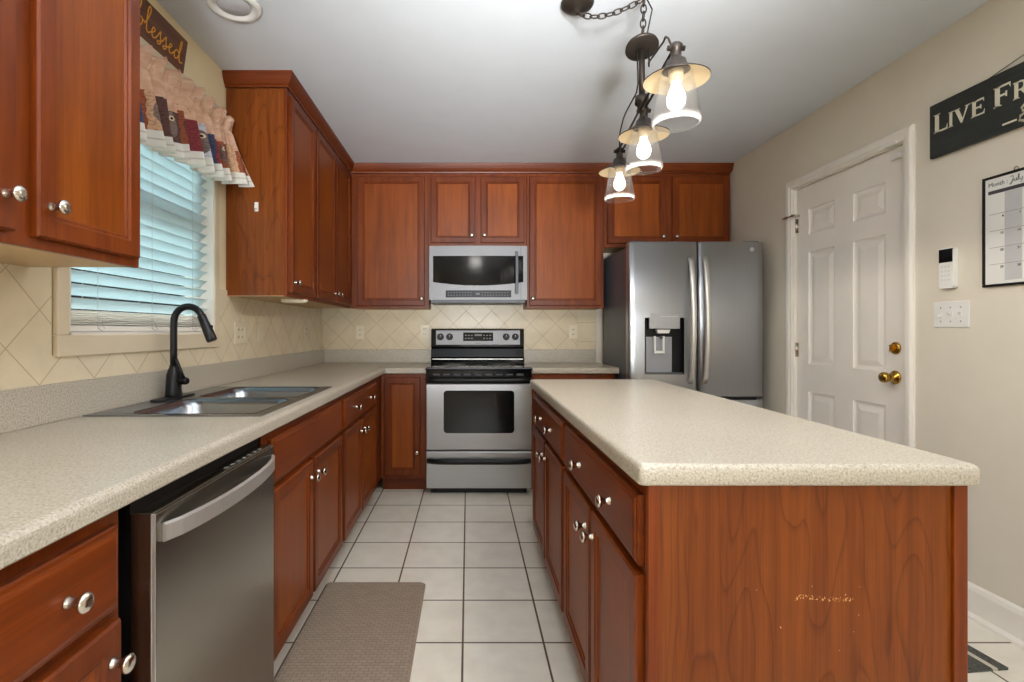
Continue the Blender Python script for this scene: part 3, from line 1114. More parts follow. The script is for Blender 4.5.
def fridge_front(x0, x1, z0, z1, hole=None, bulge=0.014, t=0.062):
    """a bowed slab; hole=(x0,x1,z0,z1) leaves an opening through its face"""
    r = 0.016
    xs = [x0, x0 + r * 0.3, x0 + r]
    n = 14
    xs += [x0 + r + (x1 - x0 - 2 * r) * k / n for k in range(1, n)] + [x1 - r, x1 - r * 0.3, x1]
    zs = [z0, z0 + 0.008, z1 - 0.008, z1]
    if hole:
        xs = sorted([x for x in xs if min(abs(x - hole[0]), abs(x - hole[1])) > 0.006] + [hole[0], hole[1]])
        zs = sorted(zs + [hole[2], hole[3]])

    def yy(x, z):
        q = (2 * (x - x0) / (x1 - x0) - 1)
        y = -bulge * (1 - q * q)
        e = min(x - x0, x1 - x)
        if e < r:
            y += r * 0.9 * (1 - math.sqrt(max(0, 1 - (1 - e / r) ** 2)))
        if z in (z0, z1):
            y += 0.006
        return y
    m = MB()
    idx = {}
    for i, x in enumerate(xs):
        for j, z in enumerate(zs):
            idx[i, j] = len(m.v)
            m.v.append((x, yy(x, z), z))
    for i in range(len(xs) - 1):
        for j in range(len(zs) - 1):
            if hole and hole[0] - 1e-6 <= xs[i] and xs[i + 1] <= hole[1] + 1e-6 and hole[2] - 1e-6 <= zs[j] and zs[j + 1] <= hole[3] + 1e-6:
                continue
            m.quad(idx[i, j], idx[i + 1, j], idx[i + 1, j + 1], idx[i, j + 1], smooth=True)
    # rim and back
    loop = [idx[i, 0] for i in range(len(xs))] + [idx[len(xs) - 1, j] for j in range(1, len(zs))] + [idx[i, len(zs) - 1] for i in range(len(xs) - 2, -1, -1)] + [idx[0, j] for j in range(len(zs) - 2, 0, -1)]
    bk = []
    for k in loop:
        x, y, z = m.v[k]
        bk.append(len(m.v))
        m.v.append((x, t, z))
    for k in range(len(loop)):
        l = (k + 1) % len(loop)
        m.quad(loop[k], bk[k], bk[l], loop[l])
    m.quad(*reversed(bk)) if not hole else None
    return m, yy


FS = 1.559 - (FX0 + FX1) / 2     # the split between the doors
ZD0 = 0.742
hole = (1.195 - 1.5475, 1.462 - 1.5475, 0.896, 1.280)
dl, yyl = fridge_front(-FW, FS - 0.003, ZD0, FH, hole)
dlo = dl.build('left_door', M['steel_v'], fr, recalc=False)
tag(dlo, 'door with the dispenser recess')
dr_, yyr = fridge_front(FS + 0.003, FW, ZD0, FH)
dro = dr_.build('right_door', M['steel_v'], fr, recalc=False)
fd, _ = fridge_front(-FW, FW, 0.07, ZD0 - 0.012)
fdo = fd.build('freezer_drawer', M['steel_v'], fr, recalc=False)
MB().tube([(-0.38 + 0.76 * k / 10, -0.062 - 0.004 * math.sin(PI * k / 10), 0.665) for k in range(11)], 0.012, 10).cyl((-0.37, -0.062, 0.665), (-0.37, -0.005, 0.665), 0.009).cyl((0.37, -0.062, 0.665), (0.37, -0.005, 0.665), 0.009).build('drawer_handle', M['steel_bright'], fdo)
MB().box(-0.06, 0.40, -0.012, -0.003, ZD0 - 0.016, ZD0 - 0.006).build('drawer_top_lip', M['black_plastic'], fdo)


def fridge_handle(x, door, yy):
    m = MB()
    pts = []
    for k in range(19):
        q = k / 18
        pts.append((x, yy(x, 1.0) + 0.004 - 0.062 * math.sin(PI * q) ** 0.62, 0.835 + (1.690 - 0.835) * q))
    m.tube(pts, 0.0185, 12, flat=(1.0, 0.6), up=(1, 0, 0))
    return m.build('handle', M['steel_bright'], door)


fridge_handle(1.506 - 1.5475, dlo, yyl)
fridge_handle(1.602 - 1.5475, dro, yyr)
# dispenser recess
dx0, dx1, dz0, dz1 = hole
rc = MB()
yf, yb = -0.006, 0.050
q = [(dx0, dz0), (dx1, dz0), (dx1, dz1), (dx0, dz1)]
rc.rings([[(x, yyl(x, 1.0) + 0.001, z) for x, z in q], [(x, yb, z) for x, z in q]], False, True, False)
rco = rc.build('dispenser_recess', M['black_plastic'], dlo)
pn = MB().box(dx0 + 0.030, dx1 - 0.030, -0.014, 0.010, dz1 - 0.075, dz1 + 0.028)
pno = pn.build('dispenser_display', M['steel_v'], dlo, 0.003)
MB().box(dx0 + 0.10, dx1 - 0.045, -0.0148, -0.0135, dz1 + 0.006, dz1 + 0.009).build('display_line', M['pale_mark'], pno)
MB().box(dx0 + 0.026, dx1 - 0.065, 0.040, 0.049, dz0 + 0.006, dz1 - 0.130).build('splash_panel', plain('dispenser_grey', srgb(150, 151, 154), 0.4), dlo)
tr_ = MB().box(dx0 + 0.004, dx1 - 0.004, -0.004, 0.049, dz0 + 0.001, dz0 + 0.012)
tr_.build('drip_tray', M['dark_grey'], dlo)
nz = MB().prism([(dx0 + 0.085, dz1 - 0.080), (dx0 + 0.180, dz1 - 0.080), (dx0 + 0.170, dz1 - 0.106), (dx0 + 0.095, dz1 - 0.106)], 1, 0.004, 0.040)
nz.build('nozzle', M['white_plastic'], dlo, 0.003)
lv = MB()
lv.box(dx0 + 0.072, dx0 + 0.084, 0.012, 0.030, dz1 - 0.235, dz1 - 0.125).box(dx0 + 0.132, dx0 + 0.144, 0.012, 0.030, dz1 - 0.235, dz1 - 0.125).box(dx0 + 0.072, dx0 + 0.144, 0.012, 0.030, dz1 - 0.243, dz1 - 0.225)
lv.build('dispenser_lever', M['white_plastic'], dlo, 0.003)
MB().lathe((dx0 + 0.12, 0.030, dz1 - 0.135), (0, -1, 0), [(0.010, 0), (0.010, 0.018), (0.006, 0.020)], 14).build('spout', M['dark_grey'], dlo)
MB().lathe((0.372, yyr(0.372, 1.0), 1.742), (0, -1, 0), [(0.014, -0.002), (0.014, 0.0015)], 20).build('badge', M['pale_mark'], dro)

# ------------------------------------------------------------------ island
IX0, IX1 = 0.375, 1.025
IY0, IY1 = 1.055, 2.845
isl = thing('kitchen_island', 'large cherry kitchen island with drawers and doors facing the sink side', 'island', (IX0, IY1, 0), -HALF)
# local x runs toward the camera from the far end, local y from the front to the right
IL = IY1 - IY0


def iy(y):
    return IY1 - y


MB().box(0.004, IL - 0.008, 0.019, IX1 - IX0 - 0.008, 0.10, ZB - 0.002).build('body', M['laminate'], isl)
MB().box(0.0, IL - 0.004, 0, 0.018, 0.10, ZB - 0.002).build('face_frame', M['wood_z'], isl, 0.001)
MB().box(0.01, IL - 0.01, 0.065, 0.085, 0, 0.10).build('toe_kick', M['wood_x'], isl)
MB().box(0.0, IL, IX1 - IX0 - 0.006, IX1 - IX0 - 0.001, 0, ZB - 0.002).build('back_panel', M['laminate'], isl)
MB().box(0.0, 0.004, 0.02, IX1 - IX0 - 0.008, 0, ZB - 0.002).build('far_end_panel', M['laminate'], isl)
for a, b_, k in ((1.085, 1.480, 1.450), (1.505, 1.900, 1.535), (1.945, 2.365, 2.335), (2.390, 2.815, 2.420)):
    add_door(isl, iy(b_), iy(a), DZ0, DZ1, iy(k), 0.607)
add_drawer(isl, iy(1.900), iy(1.085), RZ0, RZ1, [iy(1.275), iy(1.615)])
add_drawer(isl, iy(2.815), iy(1.940), RZ0, RZ1, [iy(2.18), iy(2.47)])
# near end: a worn laminate panel between two corner stiles (panel in world axes so its wear sits in place)
ep = MB().box(0.392, 0.998, IY0 + 0.002, IY0 + 0.008, 0.0, ZB - 0.002)
epo = ep.build('end_panel', M['laminate_worn'], isl)
for a, b_ in ((0.3695, 0.3935), (0.9965, 1.0250)):
    so = MB().box(a, b_, IY0 - 0.006, IY0 + 0.012, 0.0, ZB - 0.002).build('corner_stile', M['wood_z'], isl, 0.002)
    so.matrix_parent_inverse = (Matrix.Translation((IX0, IY1, 0)) @ Matrix.Rotation(-HALF, 4, 'Z')).inverted()
epo.matrix_parent_inverse = (Matrix.Translation((IX0, IY1, 0)) @ Matrix.Rotation(-HALF, 4, 'Z')).inverted()

# island top: its own continuous worktop with a rounded nose all round
it = MB()
tx0, tx1, ty0, ty1 = 0.346, 1.040, 1.033, 2.872
cr = 0.012
rr = [rrect(tx0 + 0.003, tx1 - 0.003, ty0 + 0.003, ty1 - 0.003, cr, ZB), rrect(tx0, tx1, ty0, ty1, cr, ZB + 0.003)]
for k in range(6):
    a = HALF * k / 5
    o_ = 0.013 - 0.013 * math.cos(a)
    rr.append(rrect(tx0 + o_, tx1 - o_, ty0 + o_, ty1 - o_, cr + o_ * 0.3, ZT - 0.013 + 0.013 * math.sin(a)))
it.rings(rr, True, True, True)
ito = it.build('island_countertop', M['counter'])
for p in ito.data.polygons:
    if len(p.vertices) > 4:
        p.use_smooth = False
tag(ito, 'speckled grey-beige countertop covering the kitchen island', 'countertop')

# ------------------------------------------------------------------ kitchen mat and rug
def mat_weave():
    t = NT('woven_taupe_mat')
    br = t.n('ShaderNodeTexBrick')
    t.put(br.inputs['Vector'], t.mapping(t.coord(), rot=(0, 0, 0)))
    br.offset = 0.5
    br.inputs['Color1'].default_value = srgb(160, 143, 126)
    br.inputs['Color2'].default_value = srgb(151, 134, 118)
    br.inputs['Mortar'].default_value = srgb(128, 112, 98)
    br.inputs['Scale'].default_value = 1.0
    br.inputs['Mortar Size'].default_value = 0.0022
    br.inputs['Mortar Smooth'].default_value = 1.0
    br.inputs['Brick Width'].default_value = 0.030
    br.inputs['Row Height'].default_value = 0.015
    m = t.set(br.outputs['Color'], 0.6, 0, 0.3)
    t.bump(t.math('SUBTRACT', 1.0, br.outputs['Fac']), 0.6, 0.003)
    return m


mt = MB()
mx0, mx1, my0, my1 = -0.665, -0.198, 1.62, 2.41
mt.rings([rrect(mx0, mx1, my0, my1, 0.02, 0.0005), rrect(mx0, mx1, my0, my1, 0.02, 0.004), rrect(mx0 + 0.012, mx1 - 0.012, my0 + 0.012, my1 - 0.012, 0.014, 0.014)], True, True, False)
tag(mt.build('kitchen_mat', mat_weave()), 'taupe woven-look kitchen mat on the tiles before the sink cabinet', 'mat')


def rug_mat():
    t = NT('dark_rug_with_pale_stripe')
    sp = t.n('ShaderNodeSeparateXYZ')
    t.put(sp.inputs[0], t.coord())
    n = t.noise(t.coord(), 160, 2)
    col = t.ramp(n, [(0.3, srgb(66, 66, 62)), (0.7, srgb(98, 97, 90))])
    band = t.math('COMPARE', t.math('ABSOLUTE', sp.outputs[0]), 0.245, 0.010)
    col = t.mix(band, col, srgb(196, 188, 172))
    m = t.set(col, 0.95, 0, 0.1)
    t.bump(n, 0.4, 0.003)
    return m


rgm = MB()
rgm.rings([rrect(-0.30, 0.30, -0.46, 0.46, 0.006, 0.0005), rrect(-0.30, 0.30, -0.46, 0.46, 0.006, 0.007), rrect(-0.295, 0.295, -0.455, 0.455, 0.006, 0.009)], True, True, False)
ro = rgm.build('rug', rug_mat())
ra = math.radians(6)
# near right corner at (1.90, 1.797)
cx_, cy_ = 1.900, 1.797
ro.rotation_euler = (0, 0, ra)
ro.location = (cx_ - (0.30 * math.cos(ra) + 0.46 * math.sin(ra)), cy_ - (0.30 * math.sin(ra) - 0.46 * math.cos(ra)), 0)
tag(ro, 'dark grey rug with a pale stripe on the floor right of the island', 'rug')

# ------------------------------------------------------------------ back door in the right wall
door = structure('door_1', (XR, 0, 0))
LX = 0.022                     # leaf face set back from the wall face
LY0, LY1, LZ = 2.470, 3.302, 2.097
# panels: (far y, near y, z0, z1) on the leaf
yA0, yA1 = 2.602, 2.822        # near column
yB0, yB1 = 2.962, 3.190        # far column
zr = ((0.25, 0.812), (0.984, 1.682), (1.79, 1.95))
lf = MB()
ys = [LY0, yA0, yA1, yB0, yB1, LY1]
zz_ = [0.006, zr[0][0], zr[0][1], zr[1][0], zr[1][1], zr[2][0], zr[2][1], LZ]
for i in range(5):
    for j in range(7):
        if i in (1, 3) and j in (1, 3, 5):
            y0, y1, z0, z1 = ys[i], ys[i + 1], zz_[j], zz_[j + 1]
            rr = []
            for ins, dx in ((0, 0), (0.004, 0.006), (0.016, 0.010), (0.022, 0.010), (0.050, 0.003)):
                rr.append([(LX + dx, y0 + ins, z0 + ins), (LX + dx, y0 + ins, z1 - ins), (LX + dx, y1 - ins, z1 - ins), (LX + dx, y1 - ins, z0 + ins)])
            lf.rings(rr, False, True, False)
        else:
            k = len(lf.v)
            lf.v += [(LX, ys[i], zz_[j]), (LX, ys[i], zz_[j + 1]), (LX, ys[i + 1], zz_[j + 1]), (LX, ys[i + 1], zz_[j])]
            lf.quad(k, k + 1, k + 2, k + 3)
lf.box(LX + 0.012, LX + 0.040, LY0, LY1, 0.006, LZ)
bmv = lf.build('door_leaf', M['white_trim'], door, recalc=False)
jb = MB()
jb.box(0.0, T, DY0 - 0.0, DY0 + 0.002, 0, DZ).box(0.0, T, DY1 - 0.002, DY1, 0, DZ).box(0.0, T, DY0, DY1, DZ - 0.002, DZ)
jb.box(LX + 0.042, LX + 0.055, DY0, DY0 + 0.014, 0, DZ).box(LX + 0.042, LX + 0.055, DY1 - 0.014, DY1, 0, DZ).box(LX + 0.042, LX + 0.055, DY0, DY1, DZ - 0.014, DZ)
jb.build('jamb', M['white_trim'], door)
cs = MB()
cw = 0.058
prof = [(0.0, 0.0), (-0.010, 0.0), (-0.012, 0.012), (-0.017, 0.020), (-0.018, 0.044), (-0.014, 0.053), (-0.010, cw), (0.0, cw)]
path = [(DY0 - 0.004, 0.0), (DY0 - 0.004, DZ + 0.004), (DY1 + 0.004, DZ + 0.004), (DY1 + 0.004, 0.0)]
out = [(-1, 0), (-1, 1), (1, 1), (1, 0)]
rr = []
for (y, z), (oy, oz) in zip(path, out):
    rr.append([(x, y + oy * q, z + oz * q) for x, q in prof])
cs.rings(rr, True, True, False)
cs.build('casing', M['white_trim'], door)
KY = 2.541
kb = MB()
kb.lathe((LX, KY, 0.960), (-1, 0, 0), [(0.034, 0), (0.034, 0.004), (0.030, 0.009), (0.014, 0.013), (0.011, 0.03), (0.014, 0.036), (0.024, 0.044), (0.0275, 0.056), (0.024, 0.068), (0.012, 0.073)], 24)
tag(kb.build('door_knob', M['brass'], bmv), 'brass knob')
db = MB()
db.lathe((LX, KY - 0.002, 1.105), (-1, 0, 0), [(0.031, 0), (0.031, 0.005), (0.026, 0.010), (0.012, 0.012)], 22)
db.box(LX - 0.030, LX - 0.010, KY - 0.006, KY + 0.002, 1.088, 1.122)
tag(db.build('deadbolt', M['brass'], bmv), 'brass deadbolt')
for hz in (1.865, 1.070, 0.25):
    h_ = MB().cyl((LX - 0.006, LY1 + 0.001, hz - 0.045), (LX - 0.006, LY1 + 0.001, hz + 0.045), 0.006, 10)
    h_.box(LX - 0.002, LX + 0.001, LY1 - 0.02, LY1, hz - 0.045, hz + 0.045)
    h_.build('hinge', M['nickel'], door)
sg = MB()
sg.box(-0.030, -0.018, LY1 - 0.055, LY1 + 0.075, 1.922, 1.930).box(-0.030, LX, LY1 - 0.03, LY1 - 0.02, 1.918, 1.934)
sg.box(-0.030, -0.010, LY1 + 0.035, LY1 + 0.045, 1.916, 1.936)
sg.build('swing_latch', M['nickel'], door, 0.001)
sn = MB().box(LX - 0.020, LX, LY0 + 0.025, LY0 + 0.085, DZ - 0.065, DZ - 0.032)
sn.build('contact_sensor', M['white_plastic'], bmv, 0.004)
sn = MB().box(-0.022, 0.0, LY0 + 0.02, LY0 + 0.09, DZ + 0.002, DZ + 0.016)
sn.build('contact_magnet', M['white_plastic'], door, 0.003)

# ------------------------------------------------------------------ writing helpers
def font_mesh(txt, size, name, mat, parent, M4, shear=0.0, extrude=0.0006, spacing=1.0, offset=0.0):
    """flat lettering from Blender's built-in face, turned into a mesh and laid by matrix M4"""
    cu = bpy.data.curves.new(name, 'FONT')
    cu.body = txt
    cu.size = size
    cu.shear = shear
    cu.extrude = extrude
    cu.space_character = spacing
    cu.offset = offset
    tmp = bpy.data.objects.new(name + '_tmp', cu)
    COL.objects.link(tmp)
    dg = bpy.context.evaluated_depsgraph_get()
    me = bpy.data.meshes.new_from_object(tmp.evaluated_get(dg))
    bpy.data.objects.remove(tmp)
    bpy.data.curves.remove(cu)
    me.materials.clear()
    me.materials.append(mat)
    me.name = name
    me.transform(M4)
    o = bpy.data.objects.new(name, me)
    COL.objects.link(o)
    o.parent = parent
    return o


# text on the right wall: reading direction is toward the camera (-y), up is z, facing -x
def right_wall_matrix(x, y, z):
    return Matrix(((0, 0, -1, x), (-1, 0, 0, y), (0, 1, 0, z), (0, 0, 0, 1)))


# ------------------------------------------------------------------ black hanging sign on the right wall
SGY, SGL = 2.305, 0.95    # far end and length
SGZ0, SGZ1 = 1.962, 2.199
sgn = thing('hanging_sign', 'long black wooden sign with cream capitals hung on a wire, right wall', 'sign', (XR, SGY, SGZ0))


def sign_black():
    t = NT('blackened_board')
    n = t.noise(t.mapping(t.coord(), scale=(40, 3, 60)), 1.0, 4)
    return t.set(t.ramp(n, [(0.3, srgb(30, 34, 32)), (0.7, srgb(48, 52, 48))]), 0.6)


bo = MB().box(-0.022, -0.004, -SGL, 0, 0, SGZ1 - SGZ0).build('board', sign_black(), sgn, 0.002)
M['letter'] = plain('cream_lettering', srgb(226, 220, 198), 0.6)
lt = MB()


def letter(mb, ch, x, z, h, xf):
    """serif capitals from bars and wedges; x to the right, z up; xf maps (x, z) onto the board"""
    wv = h * 0.185     # thick stem
    th = h * 0.10      # thin bar
    sf = h * 0.07      # serif
    def poly(pts):
        a = [xf(px, pz, 0.0) for px, pz in pts]
        b2 = [xf(px, pz, 0.0012) for px, pz in pts]
        mb.rings([a, b2], True, True, False)
    def bar(x0, x1, z0, z1):
        poly([(x + x0 * h, z + z0 * h), (x + x1 * h, z + z0 * h), (x + x1 * h, z + z1 * h), (x + x0 * h, z + z1 * h)])
    def stem(x0):
        bar(x0, x0 + 0.19, 0, 1)
        bar(x0 - 0.06, x0 + 0.25, 0, 0.06)
        bar(x0 - 0.06, x0 + 0.25, 0.94, 1.0)
    if ch == 'L':
        stem(0.06)
        bar(0.25, 0.62, 0, 0.10)
        poly([(x + 0.52 * h, z), (x + 0.66 * h, z), (x + 0.66 * h, z + 0.30 * h), (x + 0.60 * h, z + 0.12 * h)])
        return 0.74
    if ch == 'I':
        stem(0.06)
        return 0.40
    if ch == 'V':
        poly([(x + 0.02 * h, z + h), (x + 0.24 * h, z + h), (x + 0.50 * h, z + 0.22 * h), (x + 0.46 * h, z), (x + 0.38 * h, z)])
        poly([(x + 0.46 * h, z), (x + 0.44 * h, z + 0.05 * h), (x + 0.72 * h, z + h), (x + 0.82 * h, z + h)])
        bar(-0.05, 0.31, 0.94, 1.0)
        bar(0.62, 0.90, 0.94, 1.0)
        return 0.92
    if ch in 'EF':
        stem(0.06)
        bar(0.25, 0.62, 0.90, 1.0)
        poly([(x + 0.60 * h, z + h), (x + 0.66 * h, z + h), (x + 0.66 * h, z + 0.74 * h), (x + 0.60 * h, z + 0.90 * h)])
        bar(0.25, 0.50, 0.46, 0.56)
        bar(0.47, 0.53, 0.38, 0.64)
        if ch == 'E':
            bar(0.25, 0.64, 0, 0.10)
            poly([(x + 0.58 * h, z), (x + 0.68 * h, z), (x + 0.70 * h, z + 0.28 * h), (x + 0.62 * h, z + 0.10 * h)])
        return 0.78 if ch == 'E' else 0.74
    if ch == 'R':
        stem(0.06)
        pts_o, pts_i = [], []
        for k in range(9):
            a = HALF - PI * k / 8
            pts_o.append((x + (0.38 + 0.27 * math.cos(a)) * h, z + (0.72 + 0.28 * math.sin(a)) * h))
            pts_i.append((x + (0.38 + 0.12 * math.cos(a)) * h, z + (0.72 + 0.19 * math.sin(a)) * h))
        for k in range(8):
            poly([pts_o[k], pts_o[k + 1], pts_i[k + 1], pts_i[k]])
        bar(0.25, 0.38, 0.91, 1.0)
        bar(0.25, 0.38, 0.44, 0.53)
        poly([(x + 0.34 * h, z + 0.48 * h), (x + 0.52 * h, z + 0.48 * h), (x + 0.86 * h, z), (x + 0.64 * h, z)])
        return 0.9
    return 0.5


def board_xf(px, pz, up):
    return (-0.0222 - up, -px, pz)


for ch, x_, h, sx in (('L', 0.022, 0.083, 1.18), ('I', 0.092, 0.066, 1.0), ('V', 0.118, 0.066, 1.15), ('E', 0.191, 0.066, 1.2), ('F', 0.281, 0.080, 1.2), ('R', 0.354, 0.066, 1.1)):
    letter(lt, ch, 0.0, 0.105, h, lambda px, pz, up, x_=x_, sx=sx: board_xf(x_ + px * sx, pz, up))
lt.build('capitals', M['letter'], bo)
ds_ = MB()
ds_.rings([[board_xf(a, b2, u) for a, b2 in ((0.315, 0.025), (0.367, 0.025), (0.367, 0.032), (0.315, 0.032))] for u in (0, 0.0012)], True, True, False)
amp = [(0.432, 0.030), (0.420, 0.016), (0.396, 0.013), (0.376, 0.022), (0.380, 0.038), (0.404, 0.046), (0.388, 0.054), (0.384, 0.066), (0.396, 0.076), (0.414, 0.072)]
ds_.tube([board_xf(a, b2, 0.001) for a, b2 in amp], 0.0055, 6, flat=(1, 0.25), up=(0, 0, 1))
ds_.build('dash_and_ampersand', M['letter'], bo)
wr = MB()
wr.tube([(-0.010, -0.222, SGZ1 - SGZ0 - 0.002), (-0.006, -SGL / 2, SGZ1 - SGZ0 + 0.052), (-0.010, -SGL + 0.222, SGZ1 - SGZ0 - 0.002)], 0.0014, 6)
wr.cyl((0, -SGL / 2, SGZ1 - SGZ0 + 0.053), (-0.016, -SGL / 2, SGZ1 - SGZ0 + 0.055), 0.003, 8)
wr.build('hanging_wire', M['bronze'], sgn)

# ------------------------------------------------------------------ calendar
CY, CWD, CZ0, CZ1 = 2.079, 0.49, 1.366, 1.806
cal = thing('wall_calendar', 'black-framed dry erase month calendar on the right wall under the black sign', 'calendar', (XR, CY, CZ0))
CH = CZ1 - CZ0
fb = MB()
ft = 0.010
fb.box(-0.014, -0.002, -CWD, 0, 0, ft).box(-0.014, -0.002, -CWD, 0, CH - ft, CH).box(-0.014, -0.002, -ft, 0, ft, CH - ft).box(-0.014, -0.002, -CWD, -CWD + ft, ft, CH - ft)
fb.build('frame', M['black_plastic'], cal, 0.002)
MB().box(-0.009, -0.002, -CWD + ft, -ft, ft, CH - ft).build('sheet', M['white_plastic'], cal)
hs_ = MB().box(-0.0098, -0.0085, -CWD + 0.025, -0.022, CH - 0.072, CH - 0.058).build('weekday_bar', plain('charcoal_print', srgb(62, 62, 64), 0.6), cal)
gc = MB()
cwid = (CWD - 0.051) / 7
for k in range(7):
    if k % 2:
        gc.box(-0.0096, -0.0085, -0.022 - (k + 1) * cwid, -0.022 - k * cwid, 0.022, CH - 0.073)
gc.build('shaded_columns', plain('grey_print', srgb(196, 195, 194), 0.6), cal)
gl_ = MB()
rh = (CH - 0.108) / 5
for k in range(1, 5):
    gl_.box(-0.0100, -0.0085, -CWD + 0.025, -0.026, 0.022 + k * rh - 0.0006, 0.022 + k * rh + 0.0006)
gl_.build('week_lines', M['grey_mark'], cal)
M['ink'] = plain('dark_ink', srgb(40, 40, 44), 0.6)
font_mesh('Month :', 0.0235, 'month_caption', plain('grey_ink', srgb(110, 110, 112), 0.6), cal, right_wall_matrix(-0.0094, -0.022, CH - 0.042))
jl = MB()


def cal_xf(a, b2):
    return (-0.0102, -a, b2)


def script(mb, strokes, ox, oz, sc, xf, r):
    for st_ in strokes:
        P = [(ox + a * sc, oz + b2 * sc) for a, b2 in st_]
        # smooth through the points
        pts = []
        n = len(P)
        for i in range(n - 1):
            p0, p1, p2, p3 = P[max(i - 1, 0)], P[i], P[i + 1], P[min(i + 2, n - 1)]
            for k in range(5):
                t = k / 5
                q = [0.5 * ((2 * p1[c]) + (-p0[c] + p2[c]) * t + (2 * p0[c] - 5 * p1[c] + 4 * p2[c] - p3[c]) * t * t + (-p0[c] + 3 * p1[c] - 3 * p2[c] + p3[c]) * t ** 3) for c in (0, 1)]
                pts.append(xf(*q))
        pts.append(xf(*P[-1]))
        mb.tube(pts, r, 5)


july = [[(0.1, 0.9), (0.55, 1.0), (0.5, 0.4), (0.3, -0.35), (0.05, -0.3), (0.3, 0.0), (0.75, 0.35)],
        [(0.75, 0.5), (0.72, 0.1), (0.95, 0.05), (1.1, 0.5), (1.08, 0.08), (1.3, 0.2), (1.55, 0.9), (1.42, 1.0), (1.36, 0.1), (1.55, 0.1)],
        [(1.6, 0.5), (1.65, 0.1), (1.9, 0.1), (2.0, 0.5), (1.9, -0.3), (1.7, -0.4)]]
script(jl, july, 0.0, 0.0, 1.0, lambda a, b2: cal_xf(0.103 + a * 0.023, CH - 0.042 + b2 * 0.022), 0.0008)
jl.build('month_name', M['ink'], cal)
dn = []
day = 0
grid = [[None, None, 1, 2, 3, 4, 5], [6, 7, 8, 9, 10, 11, 12], [13, 14, 15, 16, 17, 18, 19], [20, 21, 22, 23, 24, 25, 26], [27, 28, 29, 30, 31, None, None]]
txt_o = None
for r_, row in enumerate(grid):
    for c_, d in enumerate(row):
        if d is None or c_ > 2:
            continue
        o = font_mesh(str(d), 0.013, 'date', M['ink'], cal, right_wall_matrix(-0.0096, -0.022 - (c_ + 1) * cwid + (0.010 if d < 10 else 0.017), 0.022 + (5 - r_) * rh - 0.016))
hk = MB()
hk.tube([(-0.006, -0.115, CH), (-0.006, -0.118, CH + 0.010), (-0.006, -0.124, CH + 0.014), (-0.006, -0.130, CH + 0.010), (-0.006, -0.133, CH)], 0.0014, 6)
hk.build('hanger', M['nickel'], cal)

# ------------------------------------------------------------------ keypad, switch plates and outlets
kp = thing('alarm_keypad', 'white alarm keypad with a black display on the right wall above the switches', 'keypad', (XR, 2.225, 1.462))
kpm = MB()
kpm.rings([[(0.0 - d, p[0], p[1]) for p in rrect(-0.033, 0.033, -0.088, 0.088, 0.012, 0)] for d in (0.0005, 0.020, 0.024)], True, True, False)
kpo = kpm.build('case', M['white_plastic'], kp, 0.002)
MB().box(-0.0252, -0.020, -0.0315, 0.0315, 0.026, 0.084).build('display', M['black_gloss'], kp)
km = MB()
for r_ in range(4):
    for c_ in range(3):
        km.box(-0.0250, -0.0238, -0.020 + c_ * 0.016, -0.010 + c_ * 0.016, -0.055 + r_ * 0.019, -0.046 + r_ * 0.019)
km.build('keys', plain('pale_grey_keys', srgb(216, 215, 212), 0.4), kp)

sw = thing('light_switch', 'white three-gang toggle switch plate on the right wall below the keypad', 'switch', (XR, 2.222, 1.262))
MB().box(-0.006, -0.0003, -0.082, 0.082, -0.057, 0.057).build('plate', M['white_plastic'], sw, 0.003)
for k, up in ((-1, 1), (0, 1), (1, -1)):
    tg = MB().box(-0.008, -0.005, k * 0.046 - 0.006, k * 0.046 + 0.006, -0.013, 0.013)
    tg.prism([(-0.006, -0.006 + 0.0), (-0.020, up * 0.010 - 0.004), (-0.020, up * 0.010 + 0.004), (-0.006, 0.006)], 1, k * 0.046 - 0.0035, k * 0.046 + 0.0035)
    tg.build('toggle', M['white_plastic'], sw)
    for zz in (-0.03, 0.03):
        MB().lathe((-0.006, k * 0.046, zz), (-1, 0, 0), [(0.003, 0), (0.003, 0.001)], 8).build('screw', M['grey_mark'], sw)


def wall_plate(name, label, cat, loc, rz, w, inserts, group='backsplash outlets and switches'):
    """front looks to local -y; inserts: list of (x, kind)"""
    t = thing(name, label, cat, loc, rz, group)
    MB().box(-w / 2, w / 2, -0.006, -0.0003, -0.058, 0.058).build('plate', M['ivory_plastic'], t, 0.002)
    for x, kind in inserts:
        if kind == 'duplex':
            for zz in (-0.020, 0.020):
                o = MB()
                o.prism([(p[0], p[1]) for p in rrect(x - 0.016, x + 0.016, zz - 0.014, zz + 0.014, 0.010, 0)], 1, -0.0085, -0.005)
                oo = o.build('receptacle', M['ivory_plastic'], t)
                MB().box(x - 0.008, x - 0.005, -0.0092, -0.008, zz - 0.006, zz + 0.006).box(x + 0.005, x + 0.008, -0.0092, -0.008, zz - 0.006, zz + 0.006).build('slots', M['gap'], oo)
        elif kind == 'decora':
            o = MB().box(x - 0.0165, x + 0.0165, -0.010, -0.005, -0.033, 0.033)
            oo = o.build('rocker', M['ivory_plastic'], t, 0.001)
        elif kind == 'gfci':
            o = MB().box(x - 0.0165, x + 0.0165, -0.009, -0.005, -0.033, 0.033)
            oo = o.build('receptacle', M['ivory_plastic'], t, 0.001)
            sm = MB()
            for zz in (-0.021, 0.021):
                sm.box(x - 0.008, x - 0.005, -0.0098, -0.0085, zz - 0.005, zz + 0.005).box(x + 0.005, x + 0.008, -0.0098, -0.0085, zz - 0.005, zz + 0.005)
            sm.build('slots', M['gap'], oo)
    return t


